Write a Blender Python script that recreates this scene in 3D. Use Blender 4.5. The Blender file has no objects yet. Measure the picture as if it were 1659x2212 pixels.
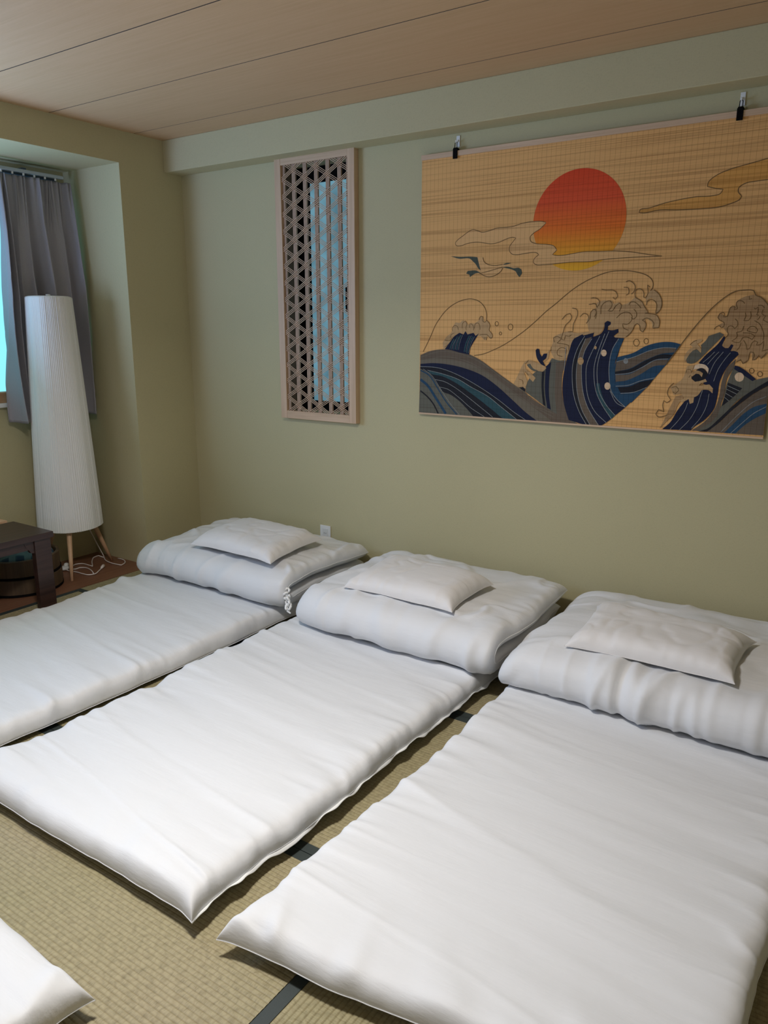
import bpy, bmesh, math, random
import numpy as np
from mathutils import Vector, Matrix, noise

# ------------------------------------------------------------------ camera
S = bpy.context.scene
COL = S.collection
cam = bpy.data.cameras.new('camera')
cam.sensor_fit = 'VERTICAL'; cam.sensor_height = 36.0
cam.lens = 1661.0 / 2212.0 * 36.0
cam.clip_start = 0.02
camo = bpy.data.objects.new('camera', cam); COL.objects.link(camo)
yaw, pitch, roll = math.radians(34.16), math.radians(-13.57), math.radians(0.05)
camo.location = (0, 0, 1.4)
camo.rotation_euler = (Matrix.Rotation(yaw, 4, 'Z') @ Matrix.Rotation(math.pi/2 + pitch, 4, 'X') @ Matrix.Rotation(roll, 4, 'Z')).to_euler()
S.camera = camo

# ------------------------------------------------------------------ world, lights, exposure
W = bpy.data.worlds.new('world'); S.world = W; W.use_nodes = True
W.node_tree.nodes['Background'].inputs[0].default_value = (0.45, 0.75, 1.0, 1)
W.node_tree.nodes['Background'].inputs[1].default_value = 1.0

def area(name, loc, target, size, power, color, size_y=None, shape='RECTANGLE', spread=180):
    l = bpy.data.lights.new(name, 'AREA'); l.shape = shape; l.size = size
    if size_y: l.size_y = size_y
    l.energy = power; l.color = color; l.spread = math.radians(spread)
    o = bpy.data.objects.new(name, l); COL.objects.link(o); o.location = loc
    d = Vector(target) - Vector(loc)
    o.rotation_euler = d.to_track_quat('-Z', 'Y').to_euler()
    return o
# ceiling lamp over the beds (just outside the top of the frame)
LAMP = (-1.42, 0.98, 2.33)
area('lamp_light', LAMP, (LAMP[0], LAMP[1], 0), 0.30, 32, (1.0, 0.975, 0.94), shape='DISK', spread=146)
pl = bpy.data.lights.new('lamp_sideglow', 'POINT'); pl.energy = 8.5; pl.color = (0.93, 0.95, 1.0); pl.shadow_soft_size = 0.12  # extra point light added below the lamp to brighten the ceiling
plo = bpy.data.objects.new('lamp_sideglow', pl); COL.objects.link(plo); plo.location = (LAMP[0], LAMP[1], 2.18)
# daylight through the frosted window (the part left of the frame)
area('window_daylight', (-4.06, 1.05, 1.55), (-2.3, 1.25, 2.75), 1.3, 55, (0.42, 0.58, 1.0), size_y=0.95)
# cool fill added behind the camera on the left, no window known there
area('rear_cool_fill', (-2.2, -2.3, 1.5), (-3.0, 2.2, 2.3), 1.4, 12, (0.48, 0.60, 1.0), size_y=1.1)
# weak downward fill added nearer the camera, not a real fitting
area('room_fill', (0.2, -0.9, 2.33), (0.2, -0.9, 0), 0.4, 4, (1.0, 0.95, 0.86), shape='DISK')

S.view_settings.view_transform = 'Standard'
S.view_settings.look = 'None'
S.view_settings.gamma = 1
S.view_settings.use_curve_mapping = False
S.view_settings.exposure = 0.03

# ------------------------------------------------------------------ helpers
def tag(o, label=None, cat=None, group=None, kind=None):
    if label: o['label'] = label
    if cat: o['category'] = cat
    if group: o['group'] = group
    if kind: o['kind'] = kind
    return o

def mesh_obj(name, verts, faces, mats, parent=None, smooth=False, midx=None):
    me = bpy.data.meshes.new(name)
    me.from_pydata([tuple(v) for v in verts], [], [tuple(f) for f in faces])
    for m in (mats if isinstance(mats, (list, tuple)) else [mats]): me.materials.append(m)
    if midx is not None: me.polygons.foreach_set('material_index', midx)
    if smooth: me.polygons.foreach_set('use_smooth', [True]*len(me.polygons))
    me.update()
    o = bpy.data.objects.new(name, me); COL.objects.link(o)
    if parent: o.parent = parent
    return o

def empty(name, loc, label, cat, group=None):
    o = bpy.data.objects.new(name, None); COL.objects.link(o); o.location = loc
    o.empty_display_size = 0.05
    return tag(o, label, cat, group)

def bm_obj(name, bm, mats, parent=None, smooth=False):
    """bmesh in world coordinates -> object; kept in world coordinates even when parented"""
    me = bpy.data.meshes.new(name); bm.normal_update(); bm.to_mesh(me); bm.free()
    for m in (mats if isinstance(mats, (list, tuple)) else [mats]): me.materials.append(m)
    if smooth: me.polygons.foreach_set('use_smooth', [True]*len(me.polygons))
    o = bpy.data.objects.new(name, me); COL.objects.link(o)
    if parent:
        o.parent = parent
        off = -Vector(parent.location)
        p = parent.parent
        while p: off -= Vector(p.location); p = p.parent
        me.transform(Matrix.Translation(off))
    return o

def box(bm, x0, x1, y0, y1, z0, z1, bev=0.0, rot=None):
    r = bmesh.ops.create_cube(bm, size=1.0)
    vs = r['verts']
    for v in vs:
        v.co = Vector(((x0+x1)/2 + v.co.x*(x1-x0), (y0+y1)/2 + v.co.y*(y1-y0), (z0+z1)/2 + v.co.z*(z1-z0)))
    if bev > 0:
        es = set(e for v in vs for e in v.link_edges)
        bmesh.ops.bevel(bm, geom=list(es), offset=bev, segments=2, affect='EDGES', profile=0.6)
    return vs

def box_obj(name, x0, x1, y0, y1, z0, z1, mat, parent=None, bev=0.0):
    bm = bmesh.new(); box(bm, x0, x1, y0, y1, z0, z1, bev)
    return bm_obj(name, bm, mat, parent)

def tube(bm, pts, rad, n=10, caps=True):
    pts = [Vector(p) for p in pts]
    rings = []
    up = Vector((0, 0, 1))
    for i, p in enumerate(pts):
        t = (pts[min(i+1, len(pts)-1)] - pts[max(i-1, 0)]).normalized()
        a = t.cross(up)
        if a.length < 1e-3: a = t.cross(Vector((1, 0, 0)))
        a.normalize(); b = t.cross(a).normalized()
        r = rad[i] if isinstance(rad, (list, tuple)) else rad
        rings.append([bm.verts.new(p + a*math.cos(k*2*math.pi/n)*r + b*math.sin(k*2*math.pi/n)*r) for k in range(n)])
    for i in range(len(rings)-1):
        for k in range(n):
            bm.faces.new((rings[i][k], rings[i][(k+1) % n], rings[i+1][(k+1) % n], rings[i+1][k]))
    if caps:
        bm.faces.new(rings[0][::-1]); bm.faces.new(rings[-1])

def lathe(bm, cx, cy, prof, n=48):
    rings = [[bm.verts.new((cx + r*math.cos(k*2*math.pi/n), cy + r*math.sin(k*2*math.pi/n), z)) for k in range(n)] for r, z in prof]
    for i in range(len(rings)-1):
        for k in range(n):
            bm.faces.new((rings[i][k], rings[i][(k+1) % n], rings[i+1][(k+1) % n], rings[i+1][k]))
    return rings

def catmull(pts, closed, step=0.006, corner=55):
    """smooth a 2-D polyline, keeping sharp corners"""
    n = len(pts); out = []
    P = [np.array(p) for p in pts]
    def tan(i):
        if not closed and (i == 0 or i == n-1): return None
        a = P[i]-P[i-1]; b = P[(i+1) % n]-P[i]
        la, lb = np.hypot(*a), np.hypot(*b)
        if la < 1e-6 or lb < 1e-6: return None
        c = np.dot(a, b)/la/lb
        if c < math.cos(math.radians(corner)): return None
        return (a/la + b/lb)/2
    T = [tan(i) for i in range(n)]
    for i in range(n if closed else n-1):
        a, b = P[i], P[(i+1) % n]; L = np.hypot(*(b-a))
        if L < 1e-6: continue
        k = max(1, min(12, int(L/step)))
        ta = T[i]*L if T[i] is not None else (b-a)
        tb = T[(i+1) % n]*L if T[(i+1) % n] is not None else (b-a)
        if T[i] is None and T[(i+1) % n] is None: k = 1
        for j in range(k):
            t = j/k; t2, t3 = t*t, t*t*t
            out.append((2*t3-3*t2+1)*a + (t3-2*t2+t)*ta + (-2*t3+3*t2)*b + (t3-t2)*tb)
    if not closed: out.append(P[-1])
    return out

# fast 2-D value noise in numpy
_rng = np.random.RandomState(5)
_tab = _rng.rand(256, 256)
def vn(x, y):
    xi = np.floor(x).astype(int); yi = np.floor(y).astype(int)
    fx = x-xi; fy = y-yi
    fx = fx*fx*(3-2*fx); fy = fy*fy*(3-2*fy)
    a = _tab[xi % 256, yi % 256]; b = _tab[(xi+1) % 256, yi % 256]
    c = _tab[xi % 256, (yi+1) % 256]; d = _tab[(xi+1) % 256, (yi+1) % 256]
    return (a*(1-fx)+b*fx)*(1-fy) + (c*(1-fx)+d*fx)*fy - 0.5
def fbm(x, y, o=3):
    s = 0; a = 1
    for i in range(o):
        s = s + a*vn(x*2**i + 17*i, y*2**i + 31*i); a *= 0.5
    return s
def ridge(x, y, sharp=3.0):
    """sparse, thin creases in 0..1"""
    r = 1 - np.abs(vn(x, y))*2
    return np.clip(r, 0, 1)**(sharp*3)

def crease(x, y, w=0.10):
    n = vn(x, y) + 0.45*vn(x*2.1+9, y*2.1+4)
    return np.exp(-(n/w)**2)

# ------------------------------------------------------------------ materials
def new_mat(name):
    m = bpy.data.materials.new(name); m.use_nodes = True
    nt = m.node_tree; b = nt.nodes['Principled BSDF']
    return m, nt, b
def N(nt, t, **kw):
    n = nt.nodes.new(t)
    for k, v in kw.items():
        if k.startswith('i_'): n.inputs[k[2:].replace('_', ' ')].default_value = v
        else: setattr(n, k, v)
    return n
def coords(nt, scale=(1, 1, 1), rot=(0, 0, 0)):
    tc = N(nt, 'ShaderNodeTexCoord'); mp = N(nt, 'ShaderNodeMapping')
    mp.inputs['Scale'].default_value = scale; mp.inputs['Rotation'].default_value = rot
    nt.links.new(tc.outputs['Object'], mp.inputs[0]); return mp.outputs[0]
def noise_n(nt, vec, scale, detail=3, rough=0.5):
    n = N(nt, 'ShaderNodeTexNoise'); n.inputs['Scale'].default_value = scale
    n.inputs['Detail'].default_value = detail; n.inputs['Roughness'].default_value = rough
    nt.links.new(vec, n.inputs['Vector']); return n.outputs['Fac']
def ramp(nt, fac, stops):
    r = N(nt, 'ShaderNodeValToRGB'); e = r.color_ramp.elements
    while len(e) < len(stops): e.new(0.5)
    for i, (p, c) in enumerate(stops): e[i].position = p; e[i].color = (*c, 1)
    nt.links.new(fac, r.inputs[0]); return r.outputs[0]
def bump(nt, b, h, strength=0.3, dist=0.002, prev=None):
    n = N(nt, 'ShaderNodeBump'); n.inputs['Strength'].default_value = strength; n.inputs['Distance'].default_value = dist
    nt.links.new(h, n.inputs['Height'])
    if prev is not None: nt.links.new(prev, n.inputs['Normal'])
    nt.links.new(n.outputs[0], b.inputs['Normal']); return n.outputs[0]
def simple(name, col, rough=0.6, var=0.08, scale=8, metal=0.0, nscale=(1, 1, 1), bmp=0.0):
    m, nt, b = new_mat(name)
    f = noise_n(nt, coords(nt, nscale), scale, 4)
    c = ramp(nt, f, [(0.25, tuple(x*(1-var) for x in col)), (0.75, tuple(min(1, x*(1+var)) for x in col))])
    nt.links.new(c, b.inputs['Base Color'])
    b.inputs['Roughness'].default_value = rough; b.inputs['Metallic'].default_value = metal
    if bmp: bump(nt, b, f, bmp, 0.001)
    return m

def wood(name, c0, c1, axis=0, rough=0.5, scale=1.0, bmp=0.15):
    m, nt, b = new_mat(name)
    sc = [38, 38, 38]; sc[axis] = 1.4
    v = coords(nt, tuple(s*scale for s in sc))
    f = noise_n(nt, v, 1.0, 6, 0.62)
    sc2 = [160, 160, 160]; sc2[axis] = 5
    g = noise_n(nt, coords(nt, tuple(s*scale for s in sc2)), 1.0, 2)
    mx = N(nt, 'ShaderNodeMath', operation='MULTIPLY_ADD'); mx.inputs[1].default_value = 0.35
    nt.links.new(g, mx.inputs[0]); nt.links.new(f, mx.inputs[2])
    c = ramp(nt, mx.outputs[0], [(0.45, c0), (0.9, c1)])
    nt.links.new(c, b.inputs['Base Color']); b.inputs['Roughness'].default_value = rough
    bump(nt, b, mx.outputs[0], bmp, 0.001)
    return m

def wallpaper(name):
    m, nt, b = new_mat(name)
    v = coords(nt)
    big = noise_n(nt, v, 1.3, 3)
    c = ramp(nt, big, [(0.3, (0.50, 0.45, 0.262)), (0.7, (0.52, 0.47, 0.277))])
    wv = noise_n(nt, coords(nt, (330, 330, 120)), 1.0, 2)
    wv2 = noise_n(nt, coords(nt, (90, 90, 420)), 1.0, 2)
    ad = N(nt, 'ShaderNodeMath', operation='ADD'); nt.links.new(wv, ad.inputs[0]); nt.links.new(wv2, ad.inputs[1])
    mx = N(nt, 'ShaderNodeMix', data_type='RGBA', blend_type='MULTIPLY'); mx.inputs['Factor'].default_value = 1
    cc = ramp(nt, ad.outputs[0], [(0.7, (0.93, 0.93, 0.93)), (1.3, (1, 1, 1))])
    nt.links.new(c, mx.inputs[6]); nt.links.new(cc, mx.inputs[7])
    nt.links.new(mx.outputs[2], b.inputs['Base Color']); b.inputs['Roughness'].default_value = 0.85
    bump(nt, b, ad.outputs[0], 0.25, 0.0008)
    return m
M_WALL = wallpaper('green_wallpaper')
M_CEIL = wood('ceiling_wood', (0.56, 0.36, 0.19), (0.62, 0.41, 0.23), 0, 0.6, 1.6, 0.03)
M_CEILB = simple('ceiling_groove', (0.03, 0.018, 0.01), 0.8)
M_FLOORW = wood('red_brown_board', (0.15, 0.062, 0.032), (0.27, 0.125, 0.07), 1, 0.4)
M_DARKW = wood('dark_table_wood', (0.024, 0.012, 0.010), (0.060, 0.030, 0.024), 1, 0.32)
M_LATW = wood('pale_cedar', (0.50, 0.335, 0.20), (0.66, 0.47, 0.31), 2, 0.55)
M_LATWX = wood('pale_cedar_across', (0.50, 0.335, 0.20), (0.66, 0.47, 0.31), 0, 0.55)
M_STRIP = simple('lattice_strip_wood', (0.60, 0.42, 0.28), 0.6, 0.12, 60)
M_STRIPV = simple('lattice_strip_wood_dark', (0.42, 0.29, 0.20), 0.7, 0.12, 60)
M_LEGW = wood('beech_leg', (0.55, 0.33, 0.19), (0.70, 0.46, 0.28), 2, 0.45)
M_SILL = wood('window_frame_wood', (0.34, 0.17, 0.08), (0.52, 0.30, 0.16), 1, 0.5)
M_BLACK = simple('black_frame', (0.005, 0.004, 0.004), 0.9)
M_BLACK.node_tree.nodes['Principled BSDF'].inputs['Specular IOR Level'].default_value = 0.1
M_WHITEP = simple('white_plastic', (0.78, 0.78, 0.76), 0.35, 0.02)
M_CORD = simple('cord_plastic', (0.80, 0.74, 0.70), 0.45, 0.02)
M_ALU = simple('rail_metal', (0.42, 0.48, 0.54), 0.4, 0.05, metal=0.4)
M_RAILD = simple('rail_dark', (0.06, 0.09, 0.13), 0.5, 0.05)

def tatami(name, axis):
    """axis 0: straws run so that the grooves follow x, 1: follow y"""
    m, nt, b = new_mat(name)
    v = coords(nt)
    sep = N(nt, 'ShaderNodeSeparateXYZ'); nt.links.new(v, sep.inputs[0])
    # straws: fine lines across the grooves, staggered
    sc = (520, 40, 1) if axis == 0 else (40, 520, 1)
    f = noise_n(nt, coords(nt, sc), 1.0, 2)
    sc3 = (62, 77, 1) if axis == 0 else (77, 62, 1)
    f3 = noise_n(nt, coords(nt, sc3), 1.0, 1)
    big = noise_n(nt, v, 2.2, 3)
    a = N(nt, 'ShaderNodeMath', operation='MULTIPLY_ADD'); a.inputs[1].default_value = 0.8
    nt.links.new(f3, a.inputs[0]); nt.links.new(f, a.inputs[2])
    c = ramp(nt, a.outputs[0], [(0.55, (0.235, 0.20, 0.11)), (1.15, (0.36, 0.31, 0.18))])
    # faint cross seams of the weave, period about 2 cm
    w0 = N(nt, 'ShaderNodeMath', operation='MULTIPLY_ADD'); w0.inputs[1].default_value = 1/0.0195
    wob = noise_n(nt, coords(nt, (45, 45, 1)), 1.0, 1); wm = N(nt, 'ShaderNodeMath', operation='MULTIPLY'); wm.inputs[1].default_value = 2.0
    nt.links.new(wob, wm.inputs[0]); nt.links.new(sep.outputs[axis], w0.inputs[0]); nt.links.new(wm.outputs[0], w0.inputs[2])
    f0 = N(nt, 'ShaderNodeMath', operation='FRACT'); nt.links.new(w0.outputs[0], f0.inputs[0])
    p0 = N(nt, 'ShaderNodeMath', operation='PINGPONG'); p0.inputs[1].default_value = 0.5; nt.links.new(f0.outputs[0], p0.inputs[0])
    g0 = ramp(nt, p0.outputs[0], [(0.0, (0.87, 0.85, 0.81)), (0.25, (1, 1, 1))])
    m0 = N(nt, 'ShaderNodeMix', data_type='RGBA', blend_type='MULTIPLY'); m0.inputs['Factor'].default_value = 1
    nt.links.new(c, m0.inputs[6]); nt.links.new(g0, m0.inputs[7]); c = m0.outputs[2]
    # groove lines
    w = N(nt, 'ShaderNodeMath', operation='MULTIPLY'); w.inputs[1].default_value = 1/0.0130
    nt.links.new(sep.outputs[1 if axis == 0 else 0], w.inputs[0])
    fr = N(nt, 'ShaderNodeMath', operation='FRACT'); nt.links.new(w.outputs[0], fr.inputs[0])
    pp = N(nt, 'ShaderNodeMath', operation='PINGPONG'); pp.inputs[1].default_value = 0.5; nt.links.new(fr.outputs[0], pp.inputs[0])
    gr = ramp(nt, pp.outputs[0], [(0.0, (0.78, 0.75, 0.70)), (0.2, (1, 1, 1))])
    mx = N(nt, 'ShaderNodeMix', data_type='RGBA', blend_type='MULTIPLY'); mx.inputs['Factor'].default_value = 1
    nt.links.new(c, mx.inputs[6]); nt.links.new(gr, mx.inputs[7])
    mx2 = N(nt, 'ShaderNodeMix', data_type='RGBA', blend_type='MULTIPLY'); mx2.inputs['Factor'].default_value = 1
    cb = ramp(nt, big, [(0.3, (0.88, 0.90, 0.82)), (0.7, (1, 0.98, 1))])
    nt.links.new(mx.outputs[2], mx2.inputs[6]); nt.links.new(cb, mx2.inputs[7])
    nt.links.new(mx2.outputs[2], b.inputs['Base Color']); b.inputs['Roughness'].default_value = 0.6
    bump(nt, b, a.outputs[0], 0.35, 0.0012)
    return m
M_TATX = tatami('tatami_straw_x', 0); M_TATY = tatami('tatami_straw_y', 1)
M_HERI = simple('dark_green_band', (0.028, 0.038, 0.036), 0.6, 0.25, 900, bmp=0.3)

def cotton(name, col, wr=1.0):
    m, nt, b = new_mat(name)
    b.inputs['Base Color'].default_value = (*col, 1)
    b.inputs['Roughness'].default_value = 0.62
    b.inputs['Sheen Weight'].default_value = 0.15
    v = coords(nt, (3, 18, 12)); f = noise_n(nt, v, 1.0, 5, 0.6)
    n1 = bump(nt, b, f, 0.30*wr, 0.012)
    f2 = noise_n(nt, coords(nt), 900, 1)
    bump(nt, b, f2, 0.06, 0.0006, n1)
    return m
M_COT = cotton('white_cotton', (0.70, 0.705, 0.715))
M_COTP = cotton('pillow_cotton', (0.72, 0.70, 0.685), 0.7)
M_SEAM = simple('cotton_seam', (0.85, 0.85, 0.83), 0.7, 0.02)  # paler than the covers: light caught by the seam lip, put into the colour

def curtain_mat():
    m, nt, b = new_mat('grey_curtain_cloth')
    f = noise_n(nt, coords(nt, (300, 300, 900)), 1.0, 2)
    c = ramp(nt, f, [(0.3, (0.36, 0.345, 0.375)), (0.7, (0.43, 0.415, 0.445))])
    nt.links.new(c, b.inputs['Base Color']); b.inputs['Roughness'].default_value = 0.85
    tr = N(nt, 'ShaderNodeBsdfTranslucent'); tr.inputs[0].default_value = (0.30, 0.29, 0.30, 1)
    mix = N(nt, 'ShaderNodeMixShader'); mix.inputs[0].default_value = 0.18
    nt.links.new(b.outputs[0], mix.inputs[1]); nt.links.new(tr.outputs[0], mix.inputs[2])
    nt.links.new(mix.outputs[0], nt.nodes['Material Output'].inputs[0])
    bump(nt, b, f, 0.2, 0.0008)
    return m
M_CURT = curtain_mat()

def shade_mat():
    m, nt, b = new_mat('pleated_shade_cloth')
    b.inputs['Base Color'].default_value = (0.80, 0.80, 0.78, 1); b.inputs['Roughness'].default_value = 0.8
    f = noise_n(nt, coords(nt, (60, 60, 6)), 1.0, 3); bump(nt, b, f, 0.15, 0.002)
    return m
M_SHADE = shade_mat()

def glow(name, col, strength, var=0.12, scale=2.5):
    m, nt, b = new_mat(name)
    nt.nodes.remove(b)
    e = N(nt, 'ShaderNodeEmission'); f = noise_n(nt, coords(nt), scale, 2)
    c = ramp(nt, f, [(0.3, tuple(x*(1-var) for x in col)), (0.7, tuple(x*(1+var) for x in col))])
    nt.links.new(c, e.inputs[0]); e.inputs[1].default_value = strength
    nt.links.new(e.outputs[0], nt.nodes['Material Output'].inputs[0])
    return m
M_GLASS = glow('frosted_window_glass', (0.27, 0.82, 1.0), 1.15, 0.03)
M_GLASS2 = glow('shaded_frosted_glass', (0.135, 0.29, 0.37), 0.85, 0.3, 7)

def weave(name, col, streak=0.5, ramp_z=None, cam_dark=1.0):
    """printed bamboo weave: thin horizontal splints, vertical threads"""
    m, nt, b = new_mat(name)
    v = coords(nt)
    s1 = noise_n(nt, coords(nt, (1.6, 1, 260)), 1.0, 3, 0.6)
    s2 = noise_n(nt, coords(nt, (0.7, 1, 90)), 1.0, 2, 0.5)
    a = N(nt, 'ShaderNodeMath', operation='ADD'); nt.links.new(s1, a.inputs[0]); nt.links.new(s2, a.inputs[1])
    st = ramp(nt, a.outputs[0], [(0.74, tuple(1-streak*x for x in (0.30, 0.40, 0.50))), (0.90, (1-streak*.06,)*3), (1.25, (1+streak*0.4, 1+streak*0.45, 1+streak*0.5))])
    if ramp_z:
        sep = N(nt, 'ShaderNodeSeparateXYZ'); nt.links.new(v, sep.inputs[0])
        mr = N(nt, 'ShaderNodeMapRange'); mr.inputs[1].default_value = ramp_z[0]; mr.inputs[2].default_value = ramp_z[1]
        nt.links.new(sep.outputs[2], mr.inputs[0]); base = ramp(nt, mr.outputs[0], ramp_z[2])
    else:
        rgb = N(nt, 'ShaderNodeRGB'); rgb.outputs[0].default_value = (*col, 1); base = rgb.outputs[0]
    mx = N(nt, 'ShaderNodeMix', data_type='RGBA', blend_type='MULTIPLY'); mx.inputs['Factor'].default_value = 1
    nt.links.new(base, mx.inputs[6]); nt.links.new(st, mx.inputs[7])
    # vertical threads
    sx = N(nt, 'ShaderNodeSeparateXYZ'); nt.links.new(v, sx.inputs[0])
    w = N(nt, 'ShaderNodeMath', operation='MULTIPLY'); w.inputs[1].default_value = 1/0.021; nt.links.new(sx.outputs[0], w.inputs[0])
    fr = N(nt, 'ShaderNodeMath', operation='FRACT'); nt.links.new(w.outputs[0], fr.inputs[0])
    pp = N(nt, 'ShaderNodeMath', operation='PINGPONG'); pp.inputs[1].default_value = 0.5; nt.links.new(fr.outputs[0], pp.inputs[0])
    th = ramp(nt, pp.outputs[0], [(0.0, (0.66, 0.60, 0.52)), (0.055, (1, 1, 1))])
    mx2 = N(nt, 'ShaderNodeMix', data_type='RGBA', blend_type='MULTIPLY'); mx2.inputs['Factor'].default_value = 1
    nt.links.new(mx.outputs[2], mx2.inputs[6]); nt.links.new(th, mx2.inputs[7])
    nt.links.new(mx2.outputs[2], b.inputs['Base Color']); b.inputs['Roughness'].default_value = 0.75; b.inputs['Specular IOR Level'].default_value = 0.15
    bump(nt, b, s1, 0.25, 0.0008)
    return m
ACOL = dict(tan=(0.63, 0.35, 0.13), tan_pale=(0.63, 0.365, 0.15), tan_orange=(0.57, 0.28, 0.07), line=(0.17, 0.10, 0.04),
            crane_dark=(0.075, 0.085, 0.062), foam=(0.42, 0.265, 0.125), foam_dark=(0.34, 0.205, 0.095), foam_line=(0.62, 0.47, 0.32), navy=(0.013, 0.016, 0.038),
            black=(0.017, 0.017, 0.021), brown_grey=(0.125, 0.095, 0.068), grey=(0.145, 0.122, 0.088), slate=(0.115, 0.11, 0.085),
            teal=(0.03, 0.07, 0.08), blue=(0.022, 0.058, 0.105), stripe=(0.23, 0.24, 0.23), dot=(0.64, 0.46, 0.29))
AM = {k: weave('print_'+k, c, 0.5 if k in ('tan', 'tan_pale', 'tan_orange', 'foam', 'foam_dark', 'foam_line') else 0.28) for k, c in ACOL.items()}
AM['sun'] = weave('print_sun', (1, 1, 1), 0.32, (0.654, 1.055, [(0.0, (0.74, 0.38, 0.03)), (0.22, (0.72, 0.29, 0.03)), (0.42, (0.70, 0.16, 0.025)), (0.7, (0.64, 0.085, 0.03)), (1.0, (0.60, 0.06, 0.02))]))

# ------------------------------------------------------------------ room
XW, YB, ZC = -3.66, 3.30, 2.411          # column face, picture wall, ceiling
XR, YN = 1.7, -2.4                        # walls behind the camera
YR, ZR, XB = 2.868, 2.25, -4.16           # window recess: side, top, back
# floor slab under the mats
floor = box_obj('floor', -4.4, XR+0.1, YN-0.1, YB+0.1, -0.12, -0.02, simple('subfloor', (0.10, 0.07, 0.05), 0.9)); tag(floor, kind='structure')
def mat_piece(x0, x1, y0, y1, axis):
    g = 0.0012
    x0 += g; x1 -= g; y0 += g; y1 -= g; hw = 0.033
    bm = bmesh.new(); pitch_ = 0.0130
    if axis == 0: a0, a1, l0, l1 = y0+hw*0.9, y1-hw*0.9, x0, x1
    else: a0, a1, l0, l1 = x0+hw*0.9, x1-hw*0.9, y0, y1
    prof = [(a0, -0.02)]
    i0 = math.ceil(a0/pitch_); k = i0
    ks = [a0]
    while k*pitch_ < a1: ks.append(k*pitch_); k += 1
    ks.append(a1)
    for i in range(len(ks)-1):
        u, v = ks[i], ks[i+1]
        if v-u < 0.002: continue
        prof += [(u, -0.0012), (u+(v-u)*0.25, 0.0), (u+(v-u)*0.75, 0.0)]
    prof += [(a1, -0.0012), (a1, -0.02)]
    r0, r1 = [], []
    for a, z in prof:
        if axis == 0: r0.append(bm.verts.new((l0, a, z))); r1.append(bm.verts.new((l1, a, z)))
        else: r0.append(bm.verts.new((a, l0, z))); r1.append(bm.verts.new((a, l1, z)))
    for i in range(len(prof)-1):
        f = (r0[i], r1[i], r1[i+1], r0[i+1])
        bm.faces.new(f if axis == 0 else f[::-1])
    bm.faces.new(r0 if axis == 0 else r0[::-1]); bm.faces.new(r1[::-1] if axis == 0 else r1)
    bmesh.ops.recalc_face_normals(bm, faces=bm.faces)
    m = bm_obj('tatami_mat', bm, M_TATX if axis == 0 else M_TATY, floor)
    for s in (0, 1):
        if axis == 0: b = (x0, x1, y0 if s == 0 else y1-hw, y0+hw if s == 0 else y1)
        else: b = (x0 if s == 0 else x1-hw, x0+hw if s == 0 else x1, y0, y1)
        box_obj('edge_band', b[0], b[1], b[2], b[3], -0.019, 0.0008, M_HERI, m, 0.0006)
    return m
for a in [(-3.63, -1.80, 2.345, YB, 0), (-1.80, 0.03, 2.300, YB, 0), (0.03, XR, 2.300, YB, 0),
          (-3.63, -2.70, 0.53, 2.345, 1), (-3.63, -2.70, -1.3, 0.53, 1), (-3.63, -2.70, YN, -1.3, 1),
          (-2.70, -0.90, 1.392, 2.300, 0), (-0.90, 0.90, 1.392, 2.300, 0), (0.90, XR, 1.392, 2.300, 0),
          (-2.70, -0.957, 0.48, 1.392, 0), (-0.957, -0.04, -0.42, 1.392, 1), (-0.04, XR, 0.48, 1.392, 0),
          (-2.70, -0.957, -0.42, 0.48, 0), (-0.04, XR, -0.42, 0.48, 0),
          (-2.70, -0.90, -1.4, -0.42, 0), (-0.90, XR, -1.4, -0.42, 0), (-2.70, XR, YN, -1.4, 0)]:
    mat_piece(*a)
bm = bmesh.new(); box(bm, XB, -3.632, YN, YR, -0.02, 0.0); bm_obj('wood_board', bm, M_FLOORW, floor)

# ceiling boards with recessed joints
ceiling = box_obj('ceiling', -4.4, XR+0.1, YN-0.1, YB+0.1, ZC+0.0012, ZC+0.1, M_CEILB); tag(ceiling, kind='structure')
js = [-2.4, -1.92, -1.43, -0.94, -0.45, 0.04, 0.53, 1.02, 1.51, 1.995, 2.475, 2.979, YB]
for i in range(len(js)-1):
    bm = bmesh.new(); box(bm, -4.2, XR, js[i]+0.0036, js[i+1]-0.0036, ZC, ZC+0.0011)
    bm_obj('ceiling_board', bm, M_CEIL, ceiling)

# wall with the picture; opening behind the lattice panel
OX0, OX1, OZ0, OZ1 = -2.872, -2.432, 0.942, 2.214
bm = bmesh.new()
YO = YB + 0.16
box(bm, -4.3, OX0, YB, YO, -0.1, ZC+0.05); box(bm, OX1, XR+0.1, YB, YO, -0.1, ZC+0.05)
box(bm, OX0, OX1, YB, YO, -0.1, OZ0); box(bm, OX0, OX1, YB, YO, OZ1, ZC+0.05)
wb = tag(bm_obj('wall_back', bm, M_WALL), kind='structure')
w2 = tag(bpy.data.objects.new('window_2', None), kind='structure'); COL.objects.link(w2); w2.location = (-2.65, YB+0.1, 0.94)
MR = simple('reveal_wood', (0.20, 0.135, 0.09), 0.7)
box_obj('reveal_lining', OX0-0.001, OX0+0.007, YB+0.005, YB+0.085, OZ0, OZ1, MR, w2)
bm = bmesh.new()
yf0, yf1 = YB+0.085, YB+0.115
PX0, PX1, PZ0, PZ1 = -2.782, -2.47, 0.995, 2.135
box(bm, OX0-0.05, PX0, yf0, yf1, OZ0-0.05, OZ1+0.05); box(bm, PX1, OX1+0.05, yf0, yf1, OZ0-0.05, OZ1+0.05)
box(bm, PX0, PX1, yf0, yf1, OZ0-0.05, PZ0); box(bm, PX0, PX1, yf0, yf1, PZ1, OZ1+0.05)
bm_obj('window_frame', bm, M_BLACK, w2)
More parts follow.
